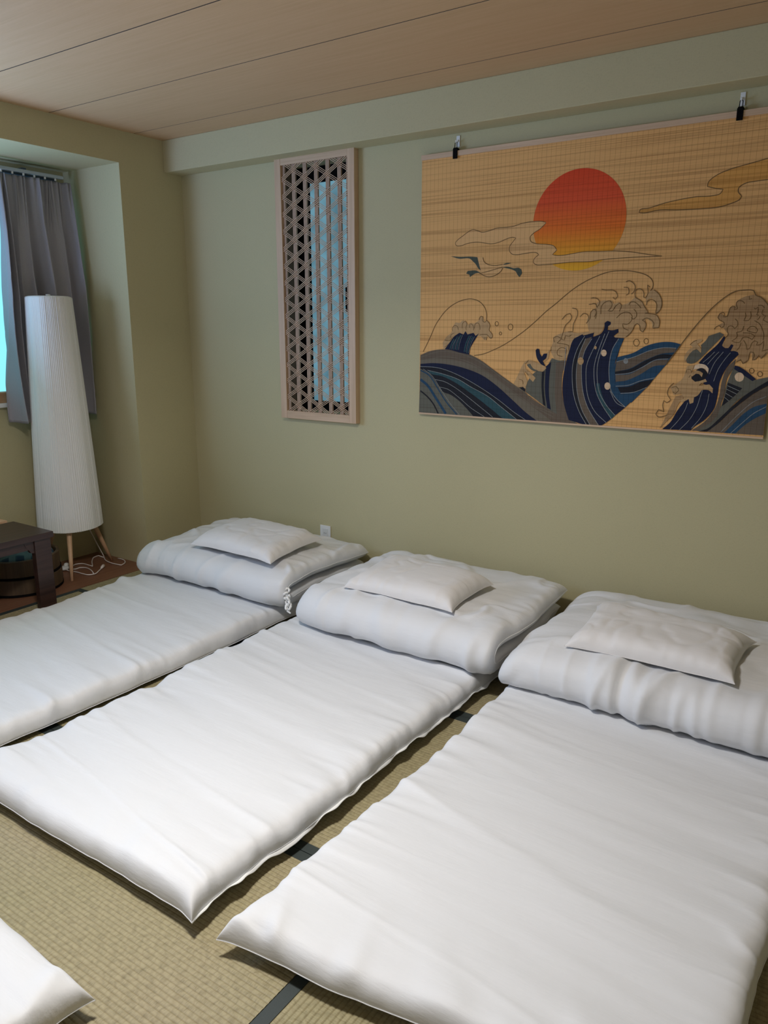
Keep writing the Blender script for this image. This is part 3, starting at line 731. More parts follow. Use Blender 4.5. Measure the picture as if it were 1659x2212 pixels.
# printed motifs of the blind: (motif, colour, line width or 0 = filled, level, -, flat u,v list in metres)
ART = [
('cloud','tan_pale',0,2,1,[0.6277,0.8556,0.6075,0.8614,0.5606,0.8632,0.5099,0.8578,0.4758,0.8496,0.441,0.8474,0.3951,0.8473,0.3596,0.8389,0.3235,0.835,0.2939,0.8446,0.2754,0.8489,0.2534,0.841,0.2239,0.824,0.1979,0.8082,0.1868,0.7961,0.1928,0.7847,0.2119,0.782,0.2511,0.791,0.2993,0.7939,0.3397,0.7876,0.3725,0.7827,0.4116,0.7882,0.4431,0.7986,0.4743,0.8044,0.4901,0.8005,0.4785,0.7875,0.4619,0.7671,0.461,0.7488,0.4738,0.7344,0.4984,0.7302,0.5328,0.7331,0.5669,0.736,0.5906,0.7339,0.6012,0.7253,0.5817,0.7097,0.5774,0.6948,0.5932,0.6835,0.6202,0.6824,0.6634,0.6836,0.7546,0.6882,0.8294,0.6869,0.8824,0.6919,0.9972,0.6958,1.126,0.6951,1.089,0.7004,1.014,0.7146,0.9382,0.7238,0.8703,0.7254,0.8028,0.727,0.6868,0.7176,0.6635,0.7225,0.6834,0.7404,0.6678,0.7582,0.6379,0.7655,0.5843,0.7722,0.5601,0.7831,0.5571,0.8005,0.5715,0.8148,0.6027,0.8317,0.627,0.8526]),
('cloud','line',0.0022,3,1,[0.6277,0.8556,0.6075,0.8614,0.5606,0.8632,0.5099,0.8578,0.4758,0.8496,0.441,0.8474,0.3951,0.8473,0.3596,0.8389,0.3235,0.835,0.2939,0.8446,0.2754,0.8489,0.2534,0.841,0.2239,0.824,0.1979,0.8082,0.1868,0.7961,0.1928,0.7847,0.2119,0.782,0.2511,0.791,0.2993,0.7939,0.3397,0.7876,0.3725,0.7827,0.4116,0.7882,0.4431,0.7986,0.4743,0.8044,0.4901,0.8005,0.4785,0.7875,0.4619,0.7671,0.461,0.7488,0.4738,0.7344,0.4984,0.7302,0.5328,0.7331,0.5669,0.736,0.5906,0.7339,0.6012,0.7253,0.5817,0.7097,0.5774,0.6948,0.5932,0.6835,0.6202,0.6824,0.6634,0.6836,0.7546,0.6882,0.8294,0.6869,0.8824,0.6919,0.9972,0.6958,1.126,0.6951]),
('cloud','line',0.0022,3,1,[1.126,0.6951,1.089,0.7004,1.014,0.7146,0.9382,0.7238,0.8703,0.7254,0.8028,0.727,0.6868,0.7176,0.6635,0.7225,0.6834,0.7404,0.6678,0.7582,0.6379,0.7655,0.5843,0.7722,0.5601,0.7831,0.5571,0.8005,0.5715,0.8148,0.6027,0.8317,0.627,0.8526]),
('cloud','tan_orange',0,2,1,[1.517,1.027,1.475,1.017,1.418,1.006,1.345,0.9917,1.301,0.9754,1.276,0.9549,1.274,0.9397,1.306,0.9299,1.331,0.9249,1.323,0.9104,1.296,0.905,1.237,0.9062,1.178,0.9014,1.117,0.8926,1.059,0.8791,1.025,0.8756,1.022,0.8657,1.043,0.8628,1.098,0.8688,1.181,0.8636,1.261,0.8613,1.32,0.8625,1.365,0.8724,1.394,0.8852,1.398,0.8943,1.385,0.9106,1.386,0.9256,1.407,0.9387,1.443,0.9428,1.483,0.9445,1.526,0.9477]),
('cloud','line',0.0025,3,1,[1.517,1.027,1.475,1.017,1.418,1.006,1.345,0.9917,1.301,0.9754,1.276,0.9549,1.274,0.9397,1.306,0.9299,1.331,0.9249,1.323,0.9104,1.296,0.905,1.237,0.9062,1.178,0.9014,1.117,0.8926,1.059,0.8791,1.025,0.8756,1.022,0.8657,1.043,0.8628,1.098,0.8688,1.181,0.8636,1.261,0.8613,1.32,0.8625,1.365,0.8724,1.394,0.8852,1.398,0.8943,1.385,0.9106,1.386,0.9256,1.407,0.9387,1.443,0.9428,1.483,0.9445,1.526,0.9477]),
('crane','tan_pale',0,2,0,[0.2716,0.7316,0.3032,0.7292,0.3309,0.7257,0.337,0.7082,0.3576,0.6948,0.3904,0.6887,0.4298,0.6912,0.4653,0.6872,0.5042,0.6795,0.5015,0.6612,0.4518,0.6739,0.4322,0.6746,0.4237,0.6641,0.3957,0.6463,0.3668,0.641,0.3448,0.6449,0.3223,0.6568,0.2958,0.672,0.3218,0.671]),
('crane','crane_dark',0,3,0,[0.1633,0.7398,0.2074,0.7346,0.2716,0.7325,0.3032,0.7285,0.3116,0.6998,0.3218,0.671,0.3105,0.6778,0.295,0.6989,0.2796,0.7122,0.2643,0.724,0.2077,0.7266]),
('crane','crane_dark',0,3,0,[0.4266,0.6811,0.4586,0.6807,0.487,0.6734,0.5079,0.6748,0.5222,0.6666,0.5263,0.6511,0.5149,0.6346,0.504,0.6457,0.4964,0.6583,0.4767,0.6683,0.4517,0.6748]),
('crane','crane_dark',0,3,0,[0.4298,0.6899,0.4473,0.6972,0.4738,0.6961,0.4546,0.692]),
('crane','crane_dark',0,3,0,[0.2475,0.6594,0.2547,0.6703,0.2958,0.671,0.3222,0.6599,0.2962,0.6586,0.2668,0.6427,0.2646,0.654]),
('crane','line',0.0022,4,1,[0.3309,0.7257,0.337,0.7082,0.3576,0.6948,0.3904,0.6887,0.4298,0.6912]),
('crane','line',0.0022,4,1,[0.3148,0.6602,0.3448,0.6449,0.3668,0.641,0.3957,0.6463,0.4237,0.6641,0.4321,0.6777]),
('crane','line',0.0022,4,1,[0.3149,0.657,0.3587,0.6649,0.4018,0.6743,0.4302,0.6809]),
('wave','line',0.0025,3,1,[0.0198,0.3013,0.0402,0.3367,0.0659,0.3844,0.0839,0.4221,0.1055,0.4533,0.1378,0.4901,0.1734,0.5172,0.2158,0.5363,0.2509,0.5447,0.2789,0.5457,0.3138,0.5362,0.3385,0.518,0.3529,0.497,0.359,0.4702,0.3579,0.4523]),
('foam','foam',0,4,1,[0.1342,0.316,0.1299,0.3473,0.1513,0.3756,0.1764,0.3944,0.1848,0.4222,0.1969,0.4406,0.2185,0.4375,0.236,0.4497,0.2539,0.4436,0.2649,0.4283,0.2787,0.4374,0.2963,0.4344,0.3099,0.4434,0.3235,0.4524,0.3299,0.4674,0.3422,0.4613,0.348,0.4418,0.3633,0.4463,0.3777,0.4253,0.3751,0.4014,0.3909,0.3895,0.3916,0.3715,0.378,0.3698,0.3673,0.3803,0.3611,0.3621,0.3508,0.362,0.333,0.377,0.3051,0.3768,0.242,0.364,0.1708,0.326]),
('foam','line',0.002,5,1,[0.2334,0.4131,0.2363,0.4375,0.2502,0.4466,0.2577,0.4344,0.2529,0.4162,0.2549,0.407]),
('foam','line',0.002,5,1,[0.2723,0.4162,0.2718,0.4344,0.2859,0.4314,0.2934,0.4162,0.2938,0.4041]),
('foam','line',0.002,5,1,[0.297,0.4132,0.3033,0.4344,0.3171,0.4374,0.3262,0.4223,0.3268,0.4072]),
('foam','line',0.002,5,1,[0.32,0.4524,0.3282,0.4674,0.3403,0.4658,0.3392,0.4463,0.3515,0.4403,0.3597,0.4508]),
('foam','line',0.002,5,1,[0.358,0.4508,0.3738,0.4373,0.3778,0.4223,0.3732,0.4074,0.3874,0.3909,0.3931,0.3775,0.3849,0.3684,0.3761,0.3743,0.3655,0.3848,0.3465,0.3862,0.3258,0.3845]),
('foam','line',0.002,5,1,[0.1835,0.4006,0.1796,0.4099,0.1901,0.4253,0.2082,0.4222,0.2122,0.4069]),
('foam','line',0.002,5,1,[0.1697,0.3696,0.1766,0.3851,0.191,0.3914]),
('foam','line',0.002,5,1,[0.3504,0.3741,0.3508,0.362]),
('foam','line',0.002,5,1,[0.359,0.3742,0.3612,0.3606]),
('foam','line',0.002,5,1,[0.1407,0.3584,0.17,0.3571,0.1806,0.3697]),
('foam','line',0.002,5,1,[0.1414,0.3255,0.1595,0.3383,0.1671,0.3259]),
('wave','navy',0,5,1,[0.1416,0.3161,0.1702,0.3509,0.1913,0.3759,0.2197,0.3931,0.2413,0.3855,0.2516,0.4009,0.2626,0.3857,0.2941,0.3935,0.305,0.3798,0.3221,0.3906,0.3088,0.3708,0.2921,0.3462,0.2787,0.3214,0.2743,0.2936,0.2222,0.3019,0.1711,0.3135]),
('wave','teal',0.006,6,1,[0.1917,0.3636,0.1778,0.3385,0.171,0.3166]),
('wave','stripe',0.0015,7,1,[0.2011,0.3636,0.1872,0.3387,0.1805,0.3167]),
('wave','teal',0.006,6,1,[0.2094,0.3761,0.1957,0.345,0.1892,0.3153]),
('wave','stripe',0.0015,7,1,[0.2187,0.3761,0.2051,0.3451,0.1987,0.3155]),
('wave','teal',0.006,6,1,[0.2272,0.3824,0.2137,0.3483,0.2074,0.3141]),
('wave','stripe',0.0015,7,1,[0.2364,0.3824,0.2231,0.3484,0.2168,0.3142]),
('wave','teal',0.006,6,1,[0.2734,0.3796,0.2567,0.3457,0.2472,0.3055]),
('wave','stripe',0.0015,7,1,[0.2826,0.3797,0.266,0.3458,0.2565,0.3056]),
('wave','teal',0.006,6,1,[0.2911,0.3767,0.2744,0.346,0.2616,0.2995]),
('wave','stripe',0.0015,7,1,[0.3002,0.3768,0.2836,0.3461,0.2709,0.2997]),
('spray','line',0.002,3,1,[0.4198,0.4342,0.4193,0.4305,0.4175,0.4273,0.4148,0.4252,0.4116,0.4244,0.4083,0.4252,0.4054,0.4273,0.4034,0.4305,0.4026,0.4343,0.4031,0.438,0.4049,0.4412,0.4076,0.4433,0.4108,0.444,0.4141,0.4433,0.417,0.4412,0.419,0.438,0.4198,0.4342]),
('spray','line',0.002,3,1,[0.4919,0.4195,0.4913,0.4143,0.4889,0.4099,0.4852,0.4069,0.4808,0.4059,0.4762,0.4069,0.4722,0.4098,0.4695,0.4142,0.4684,0.4195,0.4691,0.4247,0.4714,0.4291,0.4751,0.432,0.4796,0.4331,0.4841,0.432,0.4881,0.4291,0.4908,0.4247,0.4919,0.4195]),
('spray','line',0.002,3,1,[0.4371,0.3912,0.4368,0.3887,0.4356,0.3866,0.4338,0.3851,0.4317,0.3846,0.4295,0.3851,0.4275,0.3865,0.4262,0.3886,0.4257,0.3911,0.426,0.3937,0.4272,0.3958,0.429,0.3972,0.4311,0.3977,0.4333,0.3972,0.4353,0.3958,0.4366,0.3937,0.4371,0.3912]),
('wave','line',0.0025,3,1,[0.3009,0.2895,0.3495,0.2982,0.4004,0.3173,0.4502,0.3406,0.4988,0.3694,0.5565,0.409,0.6026,0.4466,0.6477,0.4864,0.6922,0.5197,0.7356,0.5552,0.7786,0.5858,0.8211,0.6092,0.8633,0.6267,0.905,0.64,0.9467,0.6451,0.952,0.6451,0.9981,0.6434,1.044,0.6341,1.074,0.6223,1.091,0.6088,1.1,0.5912,1.099,0.574,1.091,0.5633]),
('wave','brown_grey',0,4,0,[0.0052,0.2854,0.055,0.3043,0.1157,0.3145,0.171,0.3142,0.2256,0.3074,0.2796,0.293,0.342,0.2655,0.395,0.2325,0.4605,0.1927,0.5249,0.1536,0.5885,0.1149,0.6509,0.0806,0.5293,0.1378,0.6188,0.0939,0.7064,0.0509,0.7579,0.0283,0.8209,0.0069,0.6363,0.0042,0.6306,0.0046,0.4469,0.004,0.2704,0.004,0.001,0.0048,0.0042,0.1842]),
('wave','grey',0,5,0,[0.0055,0.2612,0.0792,0.271,0.1721,0.2692,0.263,0.2538,0.3522,0.2216,0.4402,0.1691,0.548,0.1015,0.653,0.0394,0.6945,0.012,0.6305,0.0057,0.5715,0.0419,0.5068,0.0918,0.4194,0.1567,0.3442,0.2001,0.2638,0.2266,0.1727,0.2436,0.0796,0.249,0.0058,0.2431]),
('wave','grey',0.003,5,1,[0.0078,0.2754,0.1159,0.3046,0.2259,0.2965,0.3423,0.2552,0.4609,0.1832,0.5889,0.1055,0.5884,0.0943,0.7068,0.043]),
('wave','brown_grey',0.003,5,1,[0.0079,0.2633,0.1162,0.2928,0.2262,0.2849,0.3427,0.2436,0.4613,0.1718,0.5895,0.0942,0.5888,0.087,0.7072,0.0358]),
('wave','grey',0.003,5,1,[0.0081,0.2492,0.1165,0.279,0.2266,0.2712,0.3432,0.2302,0.4619,0.1585,0.5901,0.081,0.5892,0.0786,0.7077,0.0275]),
('wave','navy',0,6,0,[0.0058,0.2431,0.0796,0.249,0.1727,0.2436,0.2638,0.2266,0.3442,0.2001,0.4194,0.1567,0.5068,0.0918,0.5715,0.0419,0.6306,0.005,0.4469,0.004,0.3063,0.005,0.2693,0.0394,0.2228,0.0768,0.1761,0.1024,0.1387,0.1127,0.1051,0.1475,0.0568,0.1982,0.0061,0.2208]),
('wave','black',0,7,0,[0.006,0.2289,0.1035,0.2277,0.1735,0.212,0.2652,0.1777,0.3552,0.1346,0.4436,0.0846,0.509,0.042,0.5774,0.0041,0.4469,0.004,0.3063,0.005,0.2693,0.0394,0.2228,0.0768,0.1761,0.1024,0.1387,0.1127,0.1051,0.1475,0.0568,0.1982,0.0061,0.2188]),
('wave','slate',0,7,0,[0.0061,0.2208,0.0568,0.1982,0.1051,0.1475,0.1387,0.1127,0.1761,0.1024,0.2228,0.0768,0.2693,0.0394,0.3063,0.005,0.1785,0.004,0.001,0.0049,0.0048,0.1434]),
('wave','teal',0,8,0,[0.047,0.214,0.1274,0.2005,0.2201,0.176,0.2886,0.1434,0.3781,0.1045,0.4445,0.0614,0.5316,0.0048,0.4683,0.004,0.4021,0.0433,0.3348,0.0866,0.2667,0.1266,0.1976,0.1633,0.1277,0.1886,0.0663,0.1985]),
('wave','stripe',0.0022,9,1,[0.006,0.2309,0.1035,0.2277,0.1735,0.212,0.2652,0.1777,0.3552,0.1346,0.4436,0.0846,0.509,0.042,0.5774,0.0041]),
('wave','stripe',0.0022,9,1,[0.0881,0.171,0.1422,0.1631,0.1982,0.1394,0.2675,0.099,0.3359,0.0552,0.4078,0.0084]),
('wave','stripe',0.0022,9,1,[0.1147,0.1358,0.1616,0.1278,0.2223,0.0927,0.2916,0.0447,0.364,0.0075]),
('wave','stripe',0.0022,9,1,[0.047,0.214,0.1274,0.2005,0.2201,0.176,0.2886,0.1434,0.3781,0.1045,0.4445,0.0614,0.5316,0.0048]),
('wave','blue',0.006,9,1,[0.0077,0.2127,0.0569,0.1901,0.1054,0.1314,0.1536,0.0691,0.2154,0.0088]),
('wave','blue',0.013,9,1,[0.0083,0.168,0.0482,0.1411,0.0969,0.0823,0.155,0.0083]),
('wave','black',0.007,9,1,[0.0091,0.1128,0.0491,0.086,0.0832,0.053,0.1126,0.0064]),
('wave','stripe',0.002,9,1,[0.023,0.2193,0.0712,0.1906,0.1195,0.132,0.1723,0.066,0.2292,0.0089]),
('wave','slate',0,4,0,[0.5669,0.1335,0.5716,0.1718,0.6122,0.225,0.6583,0.2382,0.6851,0.2856,0.7516,0.2756,0.7384,0.2213,0.744,0.1241,0.7733,0.0471,0.817,0.0047,0.7579,0.0283,0.6891,0.0578,0.6184,0.1019]),
('wave','brown_grey',0,5,0,[0.7069,0.2668,0.7514,0.2795,0.7386,0.2174,0.7408,0.1436,0.7546,0.0854,0.7877,0.0145,0.7237,0.042,0.7087,0.1224,0.7064,0.2007]),
('wave','black',0,6,0,[0.642,0.2259,0.6546,0.2283,0.654,0.1593,0.667,0.0745,0.6547,0.0818,0.6434,0.1589]),
('wave','navy',0,6,0,[0.6598,0.25,0.6838,0.2701,0.678,0.1997,0.6815,0.121,0.6932,0.0601,0.6759,0.067,0.6614,0.1399,0.6591,0.2069]),
('foam','foam',0,6,0,[0.6746,0.324,0.6686,0.2813,0.6442,0.2652,0.6623,0.2422,0.6463,0.2261,0.6075,0.2327,0.5806,0.2556,0.5586,0.2629,0.5642,0.2353,0.5866,0.2202,0.6136,0.1973,0.6016,0.179,0.5835,0.1962,0.5648,0.2234,0.5563,0.2192,0.5756,0.18,0.5642,0.1434,0.5286,0.1539,0.5059,0.1651,0.5262,0.2062,0.5584,0.2669,0.5796,0.2753,0.6188,0.2645,0.636,0.261,0.6602,0.2811,0.663,0.3084]),
('foam','foam',0,5,1,[0.6883,0.3779,0.7043,0.3857,0.7523,0.4011,0.8009,0.3938,0.8205,0.3976,0.8477,0.4015,0.8864,0.4053,0.8915,0.3869,0.8291,0.3865,0.7823,0.3711,0.7618,0.3102,0.7512,0.2833,0.727,0.2769,0.6978,0.282,0.679,0.3202,0.6856,0.3511]),
('wave','navy',0,7,1,[0.6075,0.319,0.6135,0.3261,0.6242,0.3251,0.6295,0.3038,0.6386,0.2915,0.6463,0.3049,0.6631,0.3064,0.6606,0.2889,0.6438,0.273,0.6586,0.2491,0.6361,0.2591,0.6142,0.2879]),
('wave','slate',0,7,1,[0.5676,0.2553,0.5847,0.2597,0.5986,0.2403,0.6248,0.2293,0.6078,0.2268,0.5814,0.2398]),
('wave','black',0,7,0,[0.5331,0.1521,0.5549,0.1551,0.5663,0.1455,0.5656,0.1334,0.5466,0.1446]),
('foam','line',0.002,8,1,[0.6937,0.355,0.6885,0.3741,0.7047,0.3799,0.7257,0.3706,0.7063,0.3513,0.7392,0.348,0.76,0.3406,0.7611,0.3217]),
('foam','line',0.002,8,1,[0.7498,0.3062,0.7506,0.3272,0.7279,0.3325,0.7101,0.3208,0.7111,0.3016,0.7342,0.2944]),
('foam','line',0.002,8,1,[0.6792,0.3164,0.6803,0.3357]),
('foam','line',0.002,8,1,[0.5336,0.1884,0.5514,0.183,0.5544,0.1671]),
('foam','line',0.002,8,1,[0.5626,0.2234,0.5786,0.208]),
('foam','line',0.002,8,1,[0.5753,0.2752,0.5631,0.2591]),
('wave','navy',0,7,0,[0.7823,0.3711,0.7857,0.3731,0.8189,0.3902,0.8237,0.3846,0.8699,0.3974,0.8653,0.3794,0.8992,0.3934,0.9121,0.4155,0.912,0.4374,0.9243,0.4456,0.9389,0.4401,0.9382,0.4306,0.9281,0.4238,0.9269,0.4087,0.9497,0.4074,0.9719,0.4129,0.9743,0.3993,0.9542,0.3842,0.9604,0.3774,0.9974,0.3754,0.9859,0.3411,0.9769,0.302,0.9683,0.2736,0.9737,0.1994,1,0.1518,1.048,0.1149,1.024,0.0892,0.9842,0.0527,0.9625,0.0321,0.9251,0.0064,0.8577,0.004,0.7791,0.0199,0.7546,0.0854,0.7418,0.1631,0.7459,0.2331,0.7618,0.3102]),
('wave','brown_grey',0,8,0,[0.834,0.3716,0.8609,0.3793,0.8334,0.3191,0.8246,0.2699,0.8262,0.2128,0.8363,0.148,0.8605,0.0836,0.9173,0.0059,0.8777,0.004,0.8374,0.0667,0.8129,0.1353,0.8026,0.2043,0.8051,0.2617,0.8103,0.3074]),
('wave','black',0,8,0,[0.8256,0.379,0.8358,0.3735,0.8103,0.3074,0.8031,0.2617,0.8014,0.2042,0.8121,0.1353,0.8366,0.0667,0.8757,0.004,0.8637,0.004,0.8258,0.0582,0.7972,0.1268,0.7852,0.2036,0.7853,0.2688,0.8017,0.3299]),
('wave','blue',0,8,0,[0.9763,0.3729,0.9994,0.3738,0.98,0.3218,0.9683,0.2736,0.9737,0.1994,1,0.1518,1.046,0.1148,1.025,0.0912,0.987,0.1211,0.9594,0.1575,0.948,0.2096,0.9441,0.2655,0.953,0.3286]),
('wave','teal',0,8,0,[0.8934,0.1849,0.9071,0.1854,0.9199,0.1405,0.9466,0.0924,0.9842,0.0527,0.9699,0.0372,0.9272,0.0913,0.8979,0.147]),
('wave','stripe',0.0026,9,1,[0.8293,0.3828,0.8009,0.3299,0.7845,0.2688,0.7844,0.2036,0.7972,0.1268,0.8258,0.0582,0.8617,0.004]),
('wave','stripe',0.0026,9,1,[0.834,0.3716,0.8103,0.3074,0.8031,0.2617,0.8026,0.2043,0.8129,0.1353,0.8374,0.0667,0.8777,0.004]),
('wave','stripe',0.0026,9,1,[0.8614,0.3719,0.8334,0.3191,0.8246,0.2699,0.8262,0.2128,0.8363,0.148,0.8605,0.0836,0.9132,0.0075]),
('wave','stripe',0.0026,9,1,[0.8956,0.3832,0.8685,0.3235,0.8469,0.2629,0.8466,0.2059,0.8595,0.1299,0.8935,0.0662,0.9478,0.0196]),
('wave','stripe',0.0026,9,1,[0.9165,0.3935,0.8955,0.3277,0.8803,0.2638,0.8821,0.2072,0.896,0.1469,0.9272,0.0913,0.9699,0.0365]),
('wave','stripe',0.0026,9,1,[0.9331,0.4019,0.9071,0.3279,0.8939,0.2642,0.8958,0.2077,0.9096,0.1476,0.9425,0.0959,0.9842,0.0527]),
('wave','stripe',0.0026,9,1,[0.9763,0.3729,0.953,0.3286,0.9441,0.2655,0.948,0.2096,0.9594,0.1575,0.987,0.1211,1.025,0.0912]),
('wave','stripe',0.0026,9,1,[0.748,0.3367,0.7459,0.2331]),
('spray','foam',0,10,1,[0.8317,0.2776,0.8313,0.2725,0.8295,0.2679,0.8264,0.2643,0.8224,0.2622,0.818,0.2616,0.8136,0.2628,0.8096,0.2655,0.8066,0.2695,0.8048,0.2744,0.8045,0.2795,0.8057,0.2844,0.8082,0.2886,0.8118,0.2915,0.816,0.2929,0.8205,0.2925,0.8248,0.2906,0.8283,0.2871,0.8307,0.2827]),
('spray','foam',0,10,1,[0.8854,0.335,0.8852,0.3327,0.8844,0.3307,0.8831,0.3292,0.8814,0.3283,0.8794,0.328,0.8775,0.3286,0.8758,0.3298,0.8745,0.3315,0.8737,0.3337,0.8735,0.3359,0.874,0.3381,0.8751,0.3399,0.8767,0.3411,0.8785,0.3417,0.8805,0.3415,0.8823,0.3407,0.8838,0.3391,0.8849,0.3372]),
('spray','dot',0,10,1,[0.9298,0.3135,0.9294,0.3089,0.9278,0.3048,0.9251,0.3016,0.9216,0.2996,0.9177,0.2992,0.9138,0.3002,0.9103,0.3027,0.9076,0.3063,0.906,0.3107,0.9056,0.3153,0.9066,0.3197,0.9088,0.3234,0.912,0.326,0.9158,0.3272,0.9197,0.3269,0.9235,0.3251,0.9266,0.322,0.9288,0.318]),
('spray','dot',0,10,1,[0.9559,0.1761,0.9555,0.1711,0.9538,0.1665,0.9508,0.1629,0.947,0.1606,0.9427,0.16,0.9384,0.1611,0.9346,0.1637,0.9316,0.1677,0.9299,0.1725,0.9295,0.1776,0.9306,0.1825,0.933,0.1867,0.9364,0.1896,0.9406,0.191,0.9449,0.1908,0.949,0.1889,0.9524,0.1856,0.9548,0.1812]),
('spray','stripe',0,10,1,[1.023,0.2823,1.023,0.2785,1.021,0.2751,1.019,0.2724,1.016,0.2707,1.013,0.2703,1.01,0.2712,1.007,0.2732,1.005,0.2763,1.003,0.2799,1.003,0.2838,1.004,0.2875,1.006,0.2906,1.008,0.2928,1.011,0.2938,1.014,0.2936,1.018,0.2921,1.02,0.2895,1.022,0.2862]),
('wave','blue',0,7,0,[0.9756,0.2968,1.042,0.3164,1.09,0.3442,1.151,0.3606,1.195,0.3611,1.23,0.3528,1.196,0.2972,1.156,0.2426,1.103,0.1726,1.048,0.1097,0.9985,0.1446,0.9758,0.195,0.9671,0.2504]),
('wave','brown_grey',0,8,0,[0.9745,0.2783,1.043,0.2983,1.109,0.3266,1.161,0.3386,1.212,0.3381,1.207,0.3217,1.155,0.3141,1.09,0.2858,1.033,0.2524,0.9704,0.2366]),
('wave','black',0,8,0,[0.9704,0.2366,1.033,0.2501,1.09,0.2835,1.155,0.3119,1.201,0.3115,1.187,0.2961,1.134,0.2913,1.078,0.2583,1.034,0.2341,0.9722,0.2251]),
('wave','brown_grey',0,8,0,[0.9738,0.2228,1.034,0.2295,1.079,0.2538,1.135,0.2869,1.184,0.2912,1.174,0.27,1.132,0.2644,1.072,0.2262,1.018,0.2012,0.9768,0.195]),
('wave','black',0,8,0,[0.987,0.1721,1.038,0.1789,1.083,0.1992,1.132,0.2102,1.107,0.1773,1.054,0.1565,1,0.1493]),
('wave','stripe',0.0024,9,1,[0.9745,0.2783,1.043,0.2983,1.109,0.3266,1.161,0.3386,1.212,0.3381]),
('wave','stripe',0.0024,9,1,[0.9722,0.2251,1.034,0.2341,1.079,0.256,1.135,0.2891,1.185,0.2948]),
('wave','stripe',0.0024,9,1,[0.9781,0.1764,1.029,0.1822,1.083,0.2037,1.138,0.2172]),
('wave','stripe',0.0024,9,1,[1.001,0.147,1.054,0.1542,1.11,0.1783]),
('wave','stripe',0.0024,9,1,[0.9546,0.1566,0.987,0.1064,1.026,0.0898]),
('foam','foam',0,5,1,[0.8473,0.4043,0.8345,0.4505,0.8562,0.4917,0.8704,0.4961,0.8737,0.5188,0.897,0.5274,0.9372,0.5268,0.9452,0.5132,0.9658,0.5196,0.9783,0.5082,1.005,0.5167,1.031,0.5384,1.052,0.5292,1.073,0.4981,1.091,0.4715,1.124,0.4669,1.137,0.4449,1.135,0.4164,1.111,0.4163,1.107,0.4384,1.087,0.4539,1.079,0.4495,1.084,0.4274,1.074,0.4007,1.062,0.4073,1.055,0.4296,1.044,0.4318,1.034,0.4162,1.028,0.3982,1.006,0.38,0.9788,0.373,0.9548,0.3796,0.9748,0.3957,0.9666,0.4115,0.9338,0.4092,0.9255,0.4251,0.9369,0.4319,0.9337,0.4433,0.9171,0.4434,0.9114,0.4228,0.8964,0.3953,0.8779,0.3836]),
('foam','foam',0,5,1,[1.078,0.5156,1.084,0.5286,1.097,0.5349,1.111,0.526,1.121,0.5106,1.12,0.4866,1.119,0.4757,1.13,0.4778,1.14,0.5016,1.137,0.5277,1.124,0.5518,1.105,0.5662,1.092,0.5633,1.076,0.5375]),
('foam','line',0.0022,8,1,[0.8902,0.5737,0.9059,0.5704,0.9413,0.568,0.9562,0.5554,0.9594,0.5442,0.9497,0.5321,0.9398,0.5401]),
('foam','line',0.0022,8,1,[0.9898,0.601,1.001,0.605,1.018,0.5969,1.029,0.5823,1.026,0.5627,1.016,0.5519]),
('foam','line',0.0022,8,1,[0.9823,0.5792,1.001,0.5765,1.005,0.5654,1.003,0.5522,0.9938,0.548]),
('foam','line',0.0022,8,1,[1.033,0.5383,1.03,0.5516,1.033,0.5669,1.047,0.572,1.06,0.5662,1.067,0.5508,1.067,0.5377,1.074,0.5354,1.082,0.5505,1.078,0.5854,1.089,0.5764]),
('foam','line',0.0022,8,1,[1.033,0.5383,1.048,0.5293,1.062,0.5202,1.072,0.5025,1.085,0.487,1.09,0.4781,1.077,0.475]),
('foam','line',0.0022,8,1,[1.081,0.5068,1.083,0.5221,1.095,0.5284,1.111,0.5238,1.121,0.5084,1.119,0.4735,1.132,0.4821]),
('foam','line',0.0022,8,1,[1.105,0.5662,1.124,0.5518,1.138,0.5277,1.141,0.506,1.134,0.4843,1.122,0.4724]),
('foam','line',0.0022,8,1,[1.077,0.475,1.101,0.4736,1.124,0.4669,1.137,0.4449,1.137,0.4186,1.113,0.4163,1.115,0.4362,1.103,0.4494,1.083,0.4562,1.068,0.4474]),
('foam','line',0.0022,8,1,[1.068,0.4474,1.082,0.4385,1.084,0.4207,1.074,0.4007,1.063,0.4073,1.06,0.4252,1.048,0.4341,1.04,0.4296,1.032,0.4095,1.019,0.3914,1.006,0.38]),
('foam','line',0.0022,8,1,[1.009,0.5078,1.014,0.5188,1.028,0.5208,1.044,0.5117,1.059,0.4961]),
('foam','line',0.0022,8,1,[1.03,0.492,1.042,0.4786,1.042,0.4608,1.031,0.452,1.021,0.4587]),
('foam','line',0.0022,8,1,[0.961,0.4568,0.9762,0.4724,0.9966,0.4801,1.015,0.4766,1.026,0.4609,1.022,0.4431,1.009,0.4319,0.9885,0.433,0.9919,0.4184,1.014,0.4071]),
('foam','line',0.0022,8,1,[0.8935,0.4731,0.8938,0.5049,0.907,0.5205,0.9303,0.5257,0.9382,0.5133,0.9346,0.4976,0.9224,0.4864,0.9402,0.4851,0.9551,0.5063,0.9706,0.5173,0.9784,0.506,0.9708,0.4837]),
('foam','line',0.0022,8,1,[0.8529,0.5407,0.8724,0.5369,0.884,0.5254,0.8827,0.5096]),
('foam','line',0.0022,8,1,[0.8545,0.5168,0.8691,0.5154,0.8737,0.5006]),
('foam','line',0.0022,8,1,[0.8562,0.4917,0.8729,0.4938,0.8719,0.4732,0.8654,0.4619]),
('foam','line',0.0022,8,1,[0.7235,0.4519,0.7406,0.4715,0.7583,0.4769,0.7669,0.4601,0.7573,0.4433]),
('foam','line',0.0022,8,1,[0.7573,0.4433,0.7402,0.4265,0.73,0.3925,0.7237,0.3697]),
('foam','line',0.0022,8,1,[0.766,0.4991,0.7872,0.4933,0.7916,0.4711,0.7761,0.4321,0.7749,0.4012,0.7539,0.3997]),
